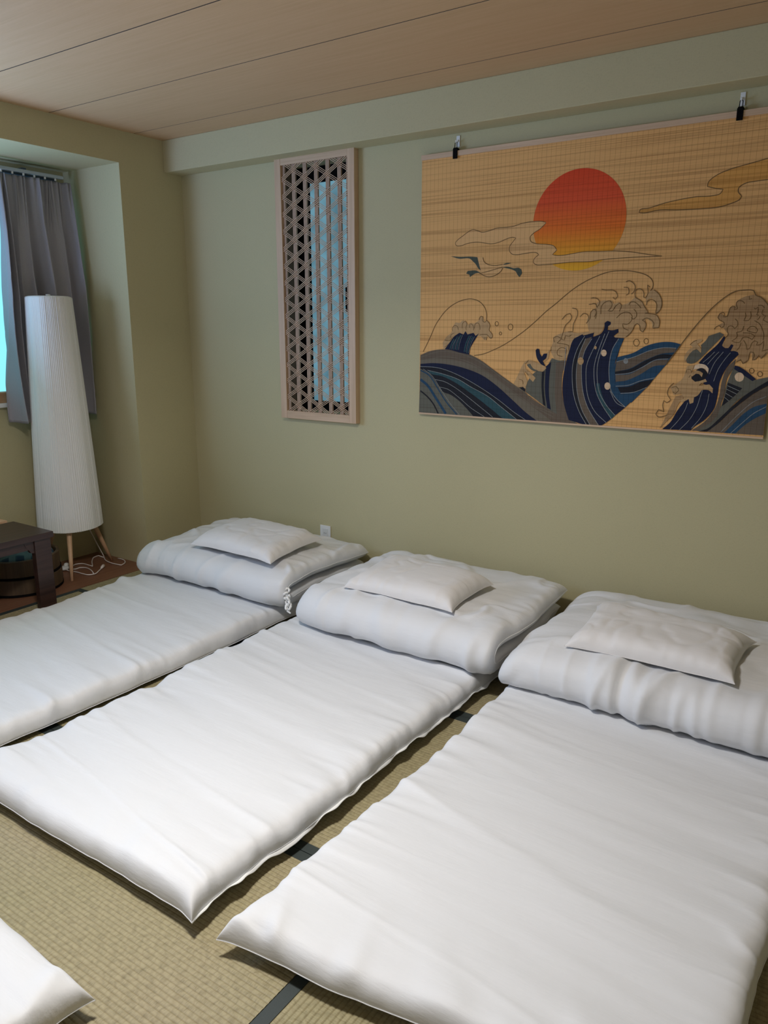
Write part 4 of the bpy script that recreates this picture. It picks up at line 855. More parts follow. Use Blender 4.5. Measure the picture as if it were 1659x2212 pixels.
('foam','line',0.0022,8,1,[0.804,0.4627,0.8179,0.4764,0.8359,0.4708,0.843,0.4514,0.8323,0.4348]),
('foam','line',0.0022,8,1,[0.8487,0.4541,0.8498,0.4817,0.8636,0.4925,0.8727,0.4869,0.872,0.454]),
('foam','line',0.0022,8,1,[0.7237,0.3697,0.7378,0.3641,0.7427,0.3841,0.7611,0.3814,0.7698,0.3871]),
('foam','line',0.0022,8,1,[0.846,0.5392,0.8722,0.5374,0.8847,0.5222,0.88,0.506]),
('foam','line',0.0022,8,1,[0.839,0.5134,0.8679,0.5143,0.8775,0.5005]),
('spray','line',0.002,3,1,[1.063,0.358,1.062,0.3526,1.06,0.348,1.056,0.3449,1.052,0.3438,1.047,0.3448,1.043,0.3478,1.04,0.3523,1.039,0.3577,1.039,0.3631,1.042,0.3677,1.045,0.3708,1.05,0.3719,1.054,0.3709,1.058,0.3679,1.061,0.3634,1.063,0.358]),
('spray','line',0.002,3,1,[1.099,0.364,1.099,0.3599,1.097,0.3564,1.094,0.3541,1.091,0.3532,1.087,0.354,1.084,0.3563,1.082,0.3597,1.081,0.3638,1.081,0.3679,1.083,0.3714,1.086,0.3738,1.089,0.3746,1.093,0.3739,1.096,0.3716,1.098,0.3681,1.099,0.364]),
('wave','line',0.0028,12,1,[1.179,0.2742,1.211,0.3234,1.236,0.3622,1.263,0.4028,1.294,0.4451,1.324,0.482,1.355,0.5137,1.385,0.5382,1.41,0.5523,1.444,0.5571,1.477,0.553,1.484,0.5384,1.504,0.5291,1.521,0.5133,1.54,0.4887]),
('foam','foam_dark',0,5,1,[1.484,0.5384,1.504,0.5291,1.521,0.5133,1.538,0.4932,1.56,0.3434,1.549,0.3251,1.53,0.3042,1.519,0.3131,1.506,0.2967,1.497,0.2988,1.494,0.3217,1.483,0.3238,1.484,0.3008,1.464,0.283,1.46,0.2956,1.441,0.2905,1.447,0.3185,1.419,0.3319,1.394,0.3408,1.373,0.3521,1.394,0.3663,1.399,0.3965,1.375,0.4218,1.359,0.4241,1.38,0.4379,1.358,0.4564,1.365,0.4724,1.389,0.4585,1.397,0.4927,1.416,0.4969,1.42,0.5172,1.441,0.5303]),
('foam','line',0.0022,8,1,[1.358,0.4564,1.363,0.4701,1.376,0.4758,1.381,0.47,1.378,0.4586,1.391,0.4608,1.396,0.479,1.399,0.4926,1.407,0.4993,1.416,0.4958,1.415,0.4845,1.425,0.49,1.419,0.5105,1.425,0.5183,1.44,0.5169,1.449,0.5078]),
('foam','line',0.0022,8,1,[1.358,0.4564,1.366,0.446,1.382,0.4379,1.383,0.4241,1.375,0.4172,1.365,0.4264,1.355,0.4218,1.349,0.4125]),
('foam','line',0.0022,8,1,[1.42,0.4515,1.43,0.4423,1.431,0.4241,1.422,0.4149,1.414,0.4241,1.401,0.4241,1.396,0.4103,1.402,0.3919,1.392,0.3802]),
('foam','line',0.0022,8,1,[1.43,0.4012,1.435,0.3875,1.428,0.3759,1.417,0.3689,1.425,0.3644,1.447,0.3646,1.454,0.3808,1.471,0.3832,1.489,0.3742]),
('foam','line',0.0022,8,1,[1.454,0.4241,1.449,0.4059,1.432,0.4012]),
('foam','line',0.0022,8,1,[1.455,0.4739,1.458,0.4626,1.452,0.4446,1.469,0.4456,1.476,0.4603,1.472,0.4783]),
('foam','line',0.0022,8,1,[1.468,0.406,1.47,0.415,1.484,0.4241,1.497,0.4196,1.504,0.4106,1.501,0.3993,1.486,0.4015,1.468,0.4071]),
('foam','line',0.0022,8,1,[1.489,0.3742,1.496,0.3879,1.482,0.3969,1.454,0.3991]),
('foam','line',0.0022,8,1,[1.459,0.3716,1.469,0.3557,1.473,0.3374,1.482,0.3399,1.49,0.3628,1.498,0.3698,1.509,0.3653,1.506,0.3539,1.52,0.3564,1.53,0.3701,1.53,0.3429,1.527,0.3315,1.548,0.3387]),
('foam','line',0.0022,8,1,[1.484,0.3146,1.487,0.3285,1.498,0.3264,1.502,0.3127,1.497,0.2977,1.509,0.3014,1.518,0.3154,1.527,0.3041,1.545,0.3273]),
('foam','line',0.0022,8,1,[1.441,0.2882,1.455,0.299,1.466,0.283,1.482,0.2962,1.484,0.3146]),
('foam','line',0.0022,8,1,[1.483,0.4916,1.488,0.4871,1.498,0.4937,1.498,0.4736,1.494,0.4669,1.503,0.4646]),
('foam','line',0.0022,8,1,[1.49,0.4444,1.508,0.4331,1.519,0.4151,1.527,0.3927,1.527,0.3723]),
('foam','line',0.0022,8,1,[1.515,0.4845,1.513,0.469,1.526,0.4622,1.519,0.4466,1.537,0.4376]),
('foam','line',0.0022,8,1,[1.497,0.5004,1.51,0.5002,1.519,0.4912]),
('foam','line',0.0022,8,1,[1.462,0.5344,1.463,0.5232,1.473,0.5253]),
('foam','line',0.0022,8,1,[1.451,0.3624,1.446,0.3439,1.437,0.3322]),
('foam','line',0.0022,8,1,[1.5,0.4466,1.508,0.4601]),
('wave','slate',0,6,1,[1.321,0.3679,1.331,0.3867,1.351,0.3939,1.37,0.4009,1.387,0.3918,1.363,0.3637,1.328,0.3232,1.305,0.2966,1.292,0.2844,1.274,0.2779,1.258,0.2811,1.254,0.293,1.258,0.3075,1.277,0.3294,1.292,0.3344,1.308,0.3205,1.308,0.3394,1.305,0.3512]),
('foam','foam',0,7,1,[1.265,0.353,1.273,0.365,1.294,0.3723,1.312,0.3725,1.304,0.363,1.29,0.3557,1.3,0.3464,1.308,0.3347,1.308,0.3205,1.292,0.3368,1.277,0.3294,1.256,0.2979,1.251,0.2809,1.246,0.3025,1.258,0.3291,1.276,0.3413]),
('foam','line',0.002,9,1,[1.264,0.3518,1.276,0.3639,1.289,0.3699]),
('wave','navy',0,7,0,[1.303,0.2816,1.324,0.3098,1.368,0.3567,1.387,0.3871,1.393,0.3802,1.383,0.3511,1.396,0.3408,1.407,0.341,1.417,0.3562,1.425,0.3517,1.416,0.3295,1.428,0.3309,1.443,0.3265,1.447,0.3173,1.438,0.3072,1.41,0.269,1.389,0.2132,1.385,0.1539,1.377,0.1042,1.347,0.0597,1.306,0.0245,1.297,0.0119,1.184,0.009,1.214,0.0398,1.238,0.0888,1.262,0.1262,1.275,0.1412,1.304,0.1534,1.326,0.1756,1.353,0.1803,1.345,0.194,1.327,0.2003,1.336,0.2181,1.315,0.2244,1.34,0.2392,1.334,0.2668]),
('foam','foam_line',0,10,1,[1.29,0.2726,1.31,0.2783,1.331,0.2737,1.343,0.2602,1.342,0.241,1.332,0.2564,1.318,0.2629,1.302,0.2589,1.285,0.2549]),
('wave','black',0,9,1,[1.294,0.2499,1.311,0.2627,1.325,0.2596,1.342,0.241,1.332,0.2215,1.316,0.2121,1.296,0.2078,1.281,0.2196,1.285,0.2338]),
('foam','foam',0,10,1,[1.273,0.2369,1.289,0.2498,1.309,0.2504,1.323,0.2421,1.32,0.2263,1.309,0.2382,1.297,0.2395,1.284,0.2285]),
('foam','foam',0,8,1,[1.26,0.2682,1.287,0.2725,1.28,0.2372,1.281,0.2196,1.296,0.2096,1.316,0.2121,1.335,0.2199,1.341,0.2096,1.324,0.2037,1.314,0.1927,1.351,0.1995,1.366,0.1844,1.366,0.1652,1.35,0.1767,1.326,0.1774,1.311,0.1537,1.298,0.146,1.297,0.1245,1.284,0.1185,1.278,0.1378,1.256,0.1241,1.238,0.1285,1.261,0.1405,1.249,0.1578,1.218,0.1527,1.202,0.1808,1.247,0.2183]),
('foam','line',0.002,9,1,[1.259,0.2418,1.261,0.2542,1.275,0.2546,1.279,0.2424,1.271,0.2228]),
('foam','line',0.002,11,1,[1.314,0.1945,1.32,0.2035,1.327,0.1986,1.321,0.193]),
('wave','stripe',0.002,11,1,[1.319,0.2838,1.341,0.305,1.359,0.326]),
('wave','stripe',0.002,11,1,[1.337,0.2773,1.36,0.3089,1.375,0.3263]),
('wave','stripe',0.002,11,1,[1.347,0.2395,1.363,0.2849,1.391,0.3266]),
('wave','stripe',0.002,11,1,[1.366,0.2123,1.378,0.2578,1.4,0.2995,1.417,0.3237]),
('wave','stripe',0.002,11,1,[1.216,0.0106,1.248,0.0531,1.268,0.0942,1.276,0.1234]),
('wave','stripe',0.002,11,1,[1.252,0.0096,1.289,0.0559,1.312,0.1075,1.322,0.1507,1.328,0.1757]),
('wave','stripe',0.002,11,1,[1.299,0.0204,1.33,0.0657,1.349,0.1167,1.354,0.1629]),
('foam','line',0.0022,9,1,[1.214,0.1992,1.198,0.1806,1.193,0.1551,1.209,0.1306,1.193,0.1189,1.181,0.1273,1.178,0.1071,1.185,0.0819,1.163,0.088,1.154,0.069,1.165,0.0587,1.2,0.0683]),
('foam','line',0.0022,9,1,[1.208,0.1811,1.226,0.1854,1.237,0.1716,1.225,0.1567,1.214,0.1633]),
('wave','foam_dark',0,6,1,[1.226,0.1459,1.253,0.1544,1.262,0.1477,1.239,0.1142,1.225,0.0735,1.206,0.0503,1.173,0.0112,1.188,0.0455,1.197,0.0717,1.208,0.1016]),
('wave','brown_grey',0,6,0,[1.439,0.3004,1.41,0.2656,1.396,0.2135,1.392,0.1542,1.38,0.1044,1.351,0.0564,1.3,0.0114,1.368,0.0147,1.412,0.0782,1.401,0.1127,1.409,0.162,1.414,0.2246,1.435,0.2732]),
('wave','slate',0,8,0,[1.435,0.2732,1.511,0.2214,1.529,0.2271,1.566,0.237,1.566,0.2136,1.514,0.1842,1.456,0.1366,1.421,0.0858,1.393,0.0415,1.352,0.0124,1.321,0.0119,1.384,0.0657,1.407,0.134,1.414,0.1969]),
('wave','navy',0,9,0,[1.438,0.2756,1.453,0.272,1.518,0.2267,1.506,0.2185,1.436,0.2623]),
('wave','black',0,9,0,[1.419,0.2092,1.473,0.1898,1.453,0.1642,1.426,0.1351,1.405,0.1157,1.416,0.1728]),
('wave','stripe',0.002,10,1,[1.419,0.1971,1.464,0.1785]),
('wave','stripe',0.002,10,1,[1.417,0.1832,1.456,0.166]),
('wave','stripe',0.002,10,1,[1.415,0.1675,1.441,0.1532]),
('wave','stripe',0.002,10,1,[1.412,0.1517,1.429,0.1387]),
('spray','dot',0,10,1,[1.475,0.2326,1.474,0.2278,1.473,0.2233,1.471,0.2195,1.467,0.2166,1.463,0.2148,1.459,0.2143,1.454,0.2151,1.45,0.2172,1.446,0.2203,1.444,0.2244,1.442,0.229,1.441,0.2338,1.442,0.2385,1.444,0.2427,1.447,0.2461,1.451,0.2484,1.455,0.2496,1.46,0.2494,1.464,0.2479,1.468,0.2453,1.471,0.2417,1.474,0.2373]),
('spray','line',0.0022,3,1,[1.508,0.2574,1.507,0.2539,1.506,0.2509,1.503,0.2488,1.5,0.248,1.497,0.2486,1.494,0.2505,1.492,0.2534,1.491,0.2569,1.491,0.2604,1.492,0.2634,1.495,0.2654,1.498,0.2662,1.501,0.2656,1.504,0.2637,1.506,0.2608,1.508,0.2574]),
('spray','line',0.0022,3,1,[1.538,0.246,1.538,0.2424,1.536,0.2392,1.534,0.2371,1.53,0.2363,1.527,0.2369,1.524,0.2388,1.522,0.2418,1.521,0.2454,1.521,0.249,1.522,0.2521,1.525,0.2542,1.528,0.255,1.532,0.2544,1.535,0.2525,1.537,0.2495,1.538,0.246]),
('wave','brown_grey',0,8,0,[1.566,0.2036,1.522,0.1743,1.487,0.1435,1.443,0.0994,1.399,0.0472,1.36,0.0112,1.566,0.0131,1.566,0.061,1.566,0.1298]),
('wave','black',0,9,0,[1.566,0.2253,1.529,0.1984,1.485,0.1623,1.441,0.115,1.397,0.0631,1.361,0.0249,1.328,0.0106,1.36,0.0116,1.399,0.049,1.443,0.1011,1.487,0.1452,1.522,0.176,1.566,0.2053]),
('wave','blue',0,9,0,[1.566,0.1359,1.521,0.1196,1.486,0.0899,1.457,0.0531,1.424,0.0118,1.465,0.0125,1.497,0.0488,1.526,0.0734,1.566,0.0985]),
('wave','stripe',0.0022,10,1,[1.566,0.1241,1.524,0.0957,1.489,0.0588,1.448,0.0119]),
('wave','stripe',0.0022,10,1,[1.561,0.1626,1.519,0.1401,1.47,0.0889,1.412,0.0144]),
]
def strip2d(pts, w):
    pts = [np.array(p) for p in pts]; L, Rr = [], []
    n = len(pts); closed = np.hypot(*(pts[0]-pts[-1])) < 1e-4
    for i, p in enumerate(pts):
        a = pts[i-1] if i else (pts[-2] if closed else p); b = pts[i+1] if i < n-1 else (pts[1] if closed else p)
        t = b-a; t = t/(np.hypot(*t)+1e-9); m = np.array([-t[1], t[0]])*w/2
        L.append(p+m); Rr.append(p-m)
    return L, Rr
GR = {}
for idx, (motif, col, w, lvl, sm, flat) in enumerate(ART):
    pts = [(flat[i], flat[i+1]) for i in range(0, len(flat), 2)]
    pts = [p for i, p in enumerate(pts) if i == 0 or math.hypot(p[0]-pts[i-1][0], p[1]-pts[i-1][1]) > 1e-4]
    g = GR.setdefault(motif if motif != 'spray' else 'spray%d' % idx, ([], [], [], []))
    V, F, MI, ML = g
    if col not in ML: ML.append(col)
    y = YBL - 0.0003*lvl - 0.0000012*idx
    base = len(V)
    cl = lambda u, v: (BU + min(max(u, 0.0012), BW-0.0012), y, BV + min(max(v, 0.005), BH))
    if w > 0:
        w = w*1.25 if col == 'line' else w
        c = catmull(pts, False, 0.006, 75)
        L, Rr = strip2d(c, w)
        for a, b in zip(L, Rr): V.append(cl(*a)); V.append(cl(*b))
        for i in range(len(L)-1):
            F.append((base+2*i, base+2*i+1, base+2*i+3, base+2*i+2)); MI.append(ML.index(col))
    else:
        c = catmull(pts, True, 0.006, 42)
        V.extend(cl(*p) for p in c)
        F.append(tuple(range(base, base+len(c)))); MI.append(ML.index(col))
NM = dict(cloud='cloud_print', crane='crane_print', wave='wave_print', foam='foam_print', spray='spray_drop')
off = Vector(blind.location)
for motif, (V, F, MI, ML) in GR.items():
    motif = 'spray' if motif.startswith('spray') else motif
    bm = bmesh.new(); vv = [bm.verts.new(Vector(v)-off) for v in V]
    for f, mi in zip(F, MI):
        try: fc = bm.faces.new([vv[i] for i in f]); fc.material_index = mi
        except ValueError: pass
    bm.normal_update()
    for fc in bm.faces:
        if fc.normal.y > 0: fc.normal_flip()
    bmesh.ops.triangulate(bm, faces=[f for f in bm.faces if len(f.verts) > 4], ngon_method='EAR_CLIP')
    me = bpy.data.meshes.new(NM[motif]); bm.to_mesh(me); bm.free()
    for c in ML: me.materials.append(AM[c])
    o = bpy.data.objects.new(NM[motif], me); COL.objects.link(o); o.parent = blind
bm = bmesh.new(); cs_ = [bm.verts.new((-1.2455-off.x+0.2015*math.cos(a), -0.0003, 1.8325-off.z+0.2015*math.sin(a))) for a in np.linspace(0, 2*math.pi, 97)[:-1]]
bm.faces.new(cs_[::-1]); bm.normal_update()
for fc in bm.faces:
    if fc.normal.y > 0: fc.normal_flip()
me = bpy.data.meshes.new('sun_print'); bm.to_mesh(me); bm.free(); me.materials.append(AM['sun'])
o = bpy.data.objects.new('sun_print', me); COL.objects.link(o); o.parent = blind

# clips and hooks that hold the blind
def clip_at(x, lc, lh):
    zt = BV+BH+0.022
    t = empty('clip', (x, YBL, zt-0.02), lc, 'clip', None)
    bm = bmesh.new(); box(bm, x-0.011, x+0.011, YBL-0.012, YBL-0.0065, zt-0.034, zt+0.008, 0.0015); box(bm, x-0.011, x+0.011, YBL+0.0065, YBL+0.010, zt-0.034, zt+0.008, 0.001)
    box(bm, x-0.009, x+0.009, YBL-0.011, YBL+0.010, zt+0.006, zt+0.012, 0.001)
    bm_obj('clip_jaw', bm, M_BLACK, t)
    bm = bmesh.new(); tube(bm, [(x-0.006, YBL-0.004, zt+0.01), (x-0.005, YBL-0.002, zt+0.032), (x, YBL, zt+0.038), (x+0.005, YBL-0.002, zt+0.032), (x+0.006, YBL-0.004, zt+0.01)], 0.0016, 8)
    bm_obj('clip_wire', bm, M_BLACK, t)
    h = empty('wall_hook', (x, YB, zt+0.02), lh, 'hook')
    bm = bmesh.new(); box(bm, x-0.009, x+0.009, YB-0.004, YB-0.0005, zt+0.020, zt+0.066, 0.0015); bm_obj('hook_plate', bm, M_WHITEP, h)
    bm = bmesh.new(); tube(bm, [(x, YB-0.004, zt+0.048), (x, YB-0.012, zt+0.036), (x, YB-0.022, zt+0.0345), (x, YB-0.027, zt+0.044)], 0.0024, 8); bm_obj('hook_arm', bm, M_WHITEP, h)
clip_at(-1.835, 'black clip at the left end of the blind, above its top batten', 'small white wall hook above the left clip of the blind')
clip_at(-0.650, 'black clip at the right end of the blind, above its top batten', 'small white wall hook above the right clip of the blind')

# wall outlet half hidden by the first duvet
ol = empty('wall_outlet', (-2.636, YB, 0.25), 'white wall outlet just above the duvet nearest the window', 'outlet')
box_obj('cover_plate', -2.673, -2.600, YB-0.007, YB-0.0005, 0.188, 0.306, M_WHITEP, ol, 0.002)
box_obj('socket_face', -2.655, -2.618, YB-0.009, YB-0.0065, 0.205, 0.288, simple('socket_white', (0.7, 0.7, 0.68), 0.4, 0.02), ol, 0.001)
for z in (0.262, 0.225):
    bm = bmesh.new()
    for dx in (-0.006, 0.006): box(bm, -2.6365+dx-0.0011, -2.6365+dx+0.0011, YB-0.0096, YB-0.0088, z-0.004, z+0.004)
    bm_obj('slot', bm, simple('slot_dark', (0.05, 0.05, 0.05), 0.6), ol)

# ------------------------------------------------------------------ curtain and rail
rail = empty('curtain_rail', (-4.03, 1.7, 2.19), 'grey metal curtain rail under the top of the window recess', 'curtain rail')
box_obj('rail_track', -4.045, -4.02, 0.5, 2.775, 2.186, 2.203, M_ALU, rail, 0.003)
box_obj('rail_back_track', -4.11, -4.085, 0.5, 2.775, 2.183, 2.208, M_RAILD, rail, 0.003)
for y in (0.9, 1.7, 2.55): box_obj('rail_bracket', -4.158, -4.03, y-0.012, y+0.012, 2.203, 2.213, M_RAILD, rail, 0.002)
for i in range(6): box_obj('glide', -4.036, -4.028, 2.42+0.062*i-0.004, 2.42+0.062*i+0.004, 2.174, 2.1862, M_WHITEP, rail, 0.001)
cur = empty('curtain', (-4.05, 2.6, 2.17), 'grey pleated curtain drawn to the right side of the window', 'curtain')
nu, nv = 220, 90
u = np.linspace(0, 1, nu)[:, None]*np.ones((1, nv)); v = np.ones((nu, 1))*np.linspace(0, 1, nv)[None, :]
ph = 2*np.pi*(u*7.3 + 0.55*np.sin(u*5.0) + 0.30*np.sin(v*2.6+u*4) - 0.5*v*(1-u))
amp = (0.022 + 0.034*np.clip(v*2.2, 0, 1))*(0.65+0.5*np.sin(u*13+1))
tight = 0.010*np.sin(u*2*np.pi*26+np.sin(u*19)*2)*np.clip(1-v*4.5, 0, 1)
yr = 2.815 + 0.028*v
yl = 2.385 - 0.020*v + 0.012*np.sin(v*5+1)
pinch = np.clip(1-v/0.35, 0, 1)
y = yl + (yr-yl)*(u + 0.02*np.sin(ph*1.0+1.2)*(0.4+v)) + 0.012*np.sin(u*40)*pinch
x = -4.048 + amp*np.sin(ph) + tight + 0.065*v*np.clip((u-0.55)/0.45, 0, 1)**1.3 - 0.012*np.exp(-((y-2.56)/0.15)**2)*v
x += 0.008*fbm(u*9, v*3+2, 3)
x = np.clip(x, -4.105, -3.965)
z = 2.172 - v*(1.29+0.012*np.sin(u*7)+0.014*np.exp(-((u-0.06)/0.05)**2)*0) + 0.018*u*v
V = np.stack([x+4.05, y-2.6, z-2.17], -1).reshape(-1, 3)
I = np.arange(nu*nv).reshape(nu, nv)
Fq = np.stack([I[:-1, :-1], I[1:, :-1], I[1:, 1:], I[:-1, 1:]], -1).reshape(-1, 4)
co = mesh_obj('curtain_cloth', V, Fq.tolist(), M_CURT, cur, True)
md = co.modifiers.new('thick', 'SOLIDIFY'); md.thickness = 0.0016
hem = [tuple(p) for p in V.reshape(nu, nv, 3)[:, -2]]
bm = bmesh.new(); tube(bm, hem[::2], 0.0022, 5); me = bpy.data.meshes.new('hem'); bm.to_mesh(me); bm.free(); me.materials.append(M_CURT)
o = bpy.data.objects.new('hem', me); COL.objects.link(o); o.parent = cur

# ------------------------------------------------------------------ floor lamp
LXc, LYc = -3.945, 2.562
lamp = empty('floor_lamp', (LXc, LYc, 0), 'tall white pleated cone floor lamp on three wooden legs by the curtain', 'floor lamp')
zb_, zt_ = 0.272, 1.548; rb, rt = 0.177, 0.119
npl = 92
bm = bmesh.new(); rings = []
for k in range(13):
    f = k/12; z = zb_+(zt_-zb_)*f; R0 = rb+(rt-rb)*(f**1.06)
    ring = []
    for i in range(npl*4):
        a = i*2*math.pi/(npl*4)
        pl_ = 0.0016*(1+0.8*math.sin(a*9+2)*math.sin(a*5))*math.cos(npl*a+0.8*math.sin(a*11)) + 0.0012*math.sin(7*a+1)+0.0015*noise.noise(Vector((math.cos(a)*14, math.sin(a)*14, 0)))
        rr = R0 + pl_*(0.3+0.7*(1-f*0.3))
        ring.append(bm.verts.new((LXc+rr*math.cos(a), LYc+rr*math.sin(a), z + (0.002*math.sin(3*a) if k == 0 else 0))))
    rings.append(ring)
n = npl*4
for k in range(12):
    for i in range(n): bm.faces.new((rings[k][i], rings[k][(i+1) % n], rings[k+1][(i+1) % n], rings[k+1][i]))
# closed softly gathered top, small inner lip at the bottom
prev = rings[-1]
for rr, dz in ((rt*0.97, 0.006), (rt*0.85, 0.010), (rt*0.3, 0.012)):
    ring = [bm.verts.new((LXc+rr*math.cos(i*2*math.pi/n), LYc+rr*math.sin(i*2*math.pi/n), zt_+dz)) for i in range(n)]
    for i in range(n): bm.faces.new((prev[i], prev[(i+1) % n], ring[(i+1) % n], ring[i]))
    prev = ring
bm.faces.new(prev)
ring = [bm.verts.new((LXc+(rb-0.012)*math.cos(i*2*math.pi/n), LYc+(rb-0.012)*math.sin(i*2*math.pi/n), zb_+0.004)) for i in range(n)]
r0 = [bm.verts.new(v.co) for v in rings[0]]
for i in range(n): bm.faces.new((ring[i], ring[(i+1) % n], r0[(i+1) % n], r0[i]))
bm_obj('lamp_shade', bm, M_SHADE, lamp, True)
bm = bmesh.new(); lathe(bm, LXc, LYc, [(0.001, zt_+0.020), (0.012, zt_+0.020), (0.012, zt_+0.010), (0.02, zt_+0.010)], 20); bm_obj('finial', bm, M_WHITEP, lamp, True)
for fx, fy in ((-3.776, 2.428), (-3.925, 2.806), (-4.125, 2.49)):
    d = Vector((fx-LXc, fy-LYc, 0)); top_ = Vector((LXc, LYc, 0.36)) + d*0.42
    bm = bmesh.new(); tube(bm, [Vector((fx, fy, 0.0)), Vector((fx, fy, 0.0)).lerp(top_, 0.3), Vector((fx, fy, 0.0)).lerp(top_, 0.75), top_], [0.0085, 0.0115, 0.0155, 0.0165], 16)
    bm_obj('leg', bm, M_LEGW, lamp, True)
def path3(p, step=0.01):
    return [(q[0], q[1], 0.0) for q in catmull(p, False, step, 100)]
def cord(name, pts, z0=0.0042):
    c = catmull(pts, False, 0.012, 100)
    bm = bmesh.new(); tube(bm, [(p[0], p[1], z0) for p in c], 0.0032, 8)
    bm_obj(name, bm, M_CORD, lamp, True)
PA = [(-4.0051, 2.8091), (-4.0677, 2.8144), (-4.0634, 2.7812), (-4.0079, 2.7249), (-3.9085, 2.6569), (-3.9553, 2.6583), (-4.0119, 2.6535), (-4.0255, 2.6216), (-4.0055, 2.5797), (-3.9948, 2.545)]
PB = [(-4.0051, 2.8091), (-3.9508, 2.7776), (-3.8743, 2.7587), (-3.8229, 2.7599), (-3.7822, 2.7653), (-3.797, 2.8001), (-3.8419, 2.8352), (-3.8929, 2.8450), (-3.9112, 2.8398)]
PC = [(-3.9855, 2.5425), (-3.9451, 2.5664), (-3.9485, 2.5967), (-3.919, 2.6168), (-3.8552, 2.6062), (-3.7888, 2.5774)]
PD = [(-3.975, 2.5225), (-3.9307, 2.5227), (-3.8862, 2.5319), (-3.8226, 2.5336), (-3.7812, 2.5412), (-3.7673, 2.5713), (-3.7942, 2.6158), (-3.8263, 2.6582)]
cord('power_cord', PA); cord('power_cord', PB, 0.0060); cord('power_cord', PC); cord('power_cord', PD, 0.0060)
bm = bmesh.new(); tube(bm, [(-3.955, 2.66, 0.31), (-3.965, 2.70, 0.21), (-4.0, 2.77, 0.09), (-4.005, 2.805, 0.02), (-4.0051, 2.8091, 0.006)], 0.003, 8); bm_obj('power_cord', bm, M_CORD, lamp, True)
bm = bmesh.new()
for (px_, py_, pz_, sx_, sy_, sz_) in ((-3.985, 2.522, 0.015, 0.026, 0.032, 0.0145), (-3.992, 2.540, 0.030, 0.013, 0.015, 0.012)):
    q = bmesh.ops.create_icosphere(bm, subdivisions=3, radius=1.0)
    for v in q['verts']: v.co = Vector((px_+v.co.x*sx_, py_+v.co.y*sy_, pz_+v.co.z*sz_))
box(bm, -3.989, -3.979, 2.545, 2.556, 0.004, 0.012, 0.002); bm_obj('foot_switch', bm, M_WHITEP, lamp)
bm = bmesh.new(); tube(bm, [(-3.822, 2.652, .006), (-3.834, 2.670, .010), (-3.846, 2.688, .012)], [0.004, 0.009, 0.010], 12); tube(bm, [(-3.846, 2.688, .012), (-3.853, 2.700, .012)], 0.003, 6); bm_obj('plug', bm, M_CORD, lamp, True)

# ------------------------------------------------------------------ low table
tx0, tx1, ty0, ty1, tz = -3.815, -3.462, 0.75, 2.150, 0.402
tab = empty('low_table', ((tx0+tx1)/2, (ty0+ty1)/2, 0), 'dark brown low wooden table at the left edge, over the round tub', 'table')
box_obj('table_top', tx0, tx1, ty0, ty1, tz-0.030, tz, M_DARKW, tab, 0.003)
for xx in (tx0+0.012, tx1-0.047):
    for yy in (ty0+0.02, ty1-(0.098 if xx > -3.6 else 0.40)): box_obj('leg', xx, xx+0.035, yy, yy+0.086, 0.0, tz-0.0302, M_DARKW, tab, 0.002)
for xx in (tx0+0.02, tx1-0.040): box_obj('apron', xx, xx+0.018, ty0+0.12, ty1-0.12, tz-0.075, tz-0.0304, M_DARKW, tab, 0.001)
for s in (1,):
    bm = bmesh.new()
    x_a, x_b = tx1-0.040, tx1-0.022
    pr = [(ty1-0.0985, tz-0.031), (ty1-0.0985, tz-0.095), (ty1-0.115, tz-0.092), (ty1-0.125, tz-0.077), (ty1-0.14, tz-0.060), (ty1-0.15, tz-0.031)]
    a = [bm.verts.new((x_b+.002, p, q)) for p, q in pr]; b = [bm.verts.new((x_a-.002, p, q)) for p, q in pr]
    bm.faces.new(a); bm.faces.new(b[::-1])
    for i in range(len(pr)): bm.faces.new((a[i], b[i], b[(i+1) % len(pr)], a[(i+1) % len(pr)]))
    bmesh.ops.recalc_face_normals(bm, faces=bm.faces)
    bm_obj('corner_bracket', bm, M_DARKW, tab)

# ------------------------------------------------------------------ round bentwood tub with checked cloth
M_TUB = wood('bentwood', (0.055, 0.034, 0.018), (0.12, 0.075, 0.038), 2, 0.55, 0.6)
M_TUBIN = wood('bentwood_inside', (0.14, 0.08, 0.04), (0.22, 0.14, 0.08), 2, 0.6)
cx, cy = -3.925, 2.225
tub = empty('round_tub', (cx, cy, 0), 'round brown bentwood tub with dark bands on the floor under the low table', 'tub')
bm = bmesh.new()
r1 = lathe(bm, cx, cy, [(0.001, 0.002), (0.205, 0.0), (0.208, 0.004), (0.208, 0.092), (0.203, 0.094), (0.203, 0.098), (0.200, 0.100), (0.200, 0.192), (0.196, 0.196), (0.186, 0.196), (0.184, 0.190), (0.184, 0.130), (0.001, 0.128)], 64)
bm_obj('tub_wall', bm, M_TUB, tub, False)
for z, r in ((0.010, 0.2095), (0.101, 0.2045)):
    bm = bmesh.new(); lathe(bm, cx, cy, [(r-0.004, z-0.007), (r, z-0.006), (r, z+0.006), (r-0.004, z+0.007)], 64); bm_obj('band', bm, M_BLACK, tub, False)

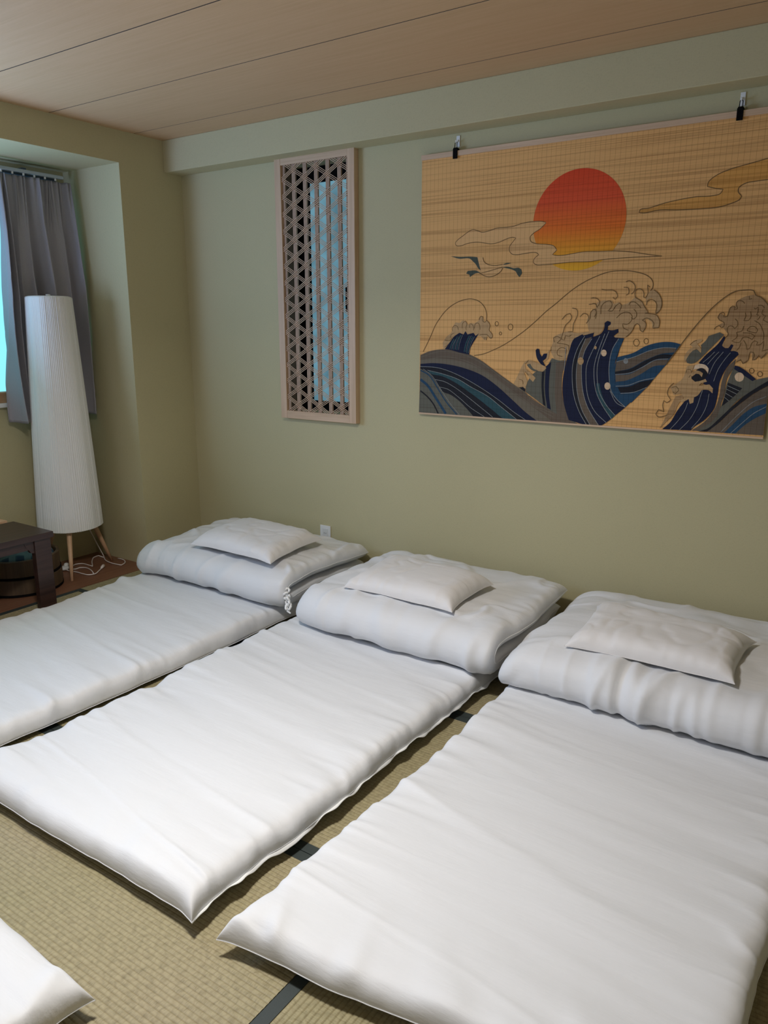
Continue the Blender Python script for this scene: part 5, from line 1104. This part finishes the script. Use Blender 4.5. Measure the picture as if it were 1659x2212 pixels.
def plaid():
    m, nt, b = new_mat('checked_cloth')
    sep = N(nt, 'ShaderNodeSeparateXYZ'); nt.links.new(coords(nt, (1, 1, 1), (0, 0, 0.6)), sep.inputs[0])
    outs = []
    for k in (0, 1):
        w = N(nt, 'ShaderNodeMath', operation='MULTIPLY'); w.inputs[1].default_value = 1/0.075; nt.links.new(sep.outputs[k], w.inputs[0])
        fr = N(nt, 'ShaderNodeMath', operation='FRACT'); nt.links.new(w.outputs[0], fr.inputs[0])
        outs.append(ramp(nt, fr.outputs[0], [(0.42, (0, 0, 0)), (0.46, (1, 1, 1)), (0.86, (1, 1, 1)), (0.90, (0.2, 0.2, 0.2))]))
    ad = N(nt, 'ShaderNodeMath', operation='ADD'); nt.links.new(outs[0], ad.inputs[0]); nt.links.new(outs[1], ad.inputs[1])
    c = ramp(nt, ad.outputs[0], [(0.0, (0.02, 0.05, 0.085)), (0.5, (0.045, 0.11, 0.14)), (1.0, (0.11, 0.20, 0.21))])
    nt.links.new(c, b.inputs['Base Color']); b.inputs['Roughness'].default_value = 0.9
    return m
cl_root = empty('checked_cloth', (cx, cy, 0.13), 'dark blue checked cloth folded in the round tub under the table', 'cloth')
def clfn(s, t):
    r = np.maximum(np.abs(s), np.abs(t)); a = np.arctan2(t, s); rr = 0.176*r
    X = rr*np.cos(a); Y = rr*np.sin(a)
    f = np.sqrt(np.clip(1-r**6, 0, 1))
    top = np.stack([X, Y, 0.03 + (0.065+0.014*fbm(X*14, Y*14, 3)+0.016*ridge(X*9, Y*9))*f], -1)
    bot = np.stack([X, Y, 0.03 - 0.022*f], -1)
    return top, bot
cushion('folded_cloth', clfn, 60, 60, plaid(), cl_root)

# light wooden bench behind the table, below the window
bx0, bx1, by0, by1 = -4.12, -3.865, 0.9, 2.145
ben = empty('wooden_bench', ((bx0+bx1)/2, (by0+by1)/2, 0), 'light wooden low bench behind the dark table, only its corner in view', 'bench')
box_obj('seat', bx0, bx1, by0, by1, 0.375, 0.400, M_LEGW, ben, 0.004)
for xx in (bx0+0.01, bx1-0.045):
    for yy in (by0+0.01, by1-0.22): box_obj('leg', xx, xx+0.035, yy, yy+0.035, 0.0, 0.375, M_LEGW, ben, 0.002)

# ceiling lamp body (above the frame), round white fitting
cl = empty('ceiling_lamp', (LAMP[0], LAMP[1], ZC), 'round white ceiling lamp over the beds', 'ceiling lamp')
bm = bmesh.new(); lathe(bm, LAMP[0], LAMP[1], [(0.001, ZC-0.002), (0.20, ZC-0.002), (0.21, ZC-0.02), (0.20, ZC-0.055), (0.16, ZC-0.06), (0.001, ZC-0.062)], 48)
bm_obj('lamp_housing', bm, M_WHITEP, cl, True)
S.render.film_transparent = False
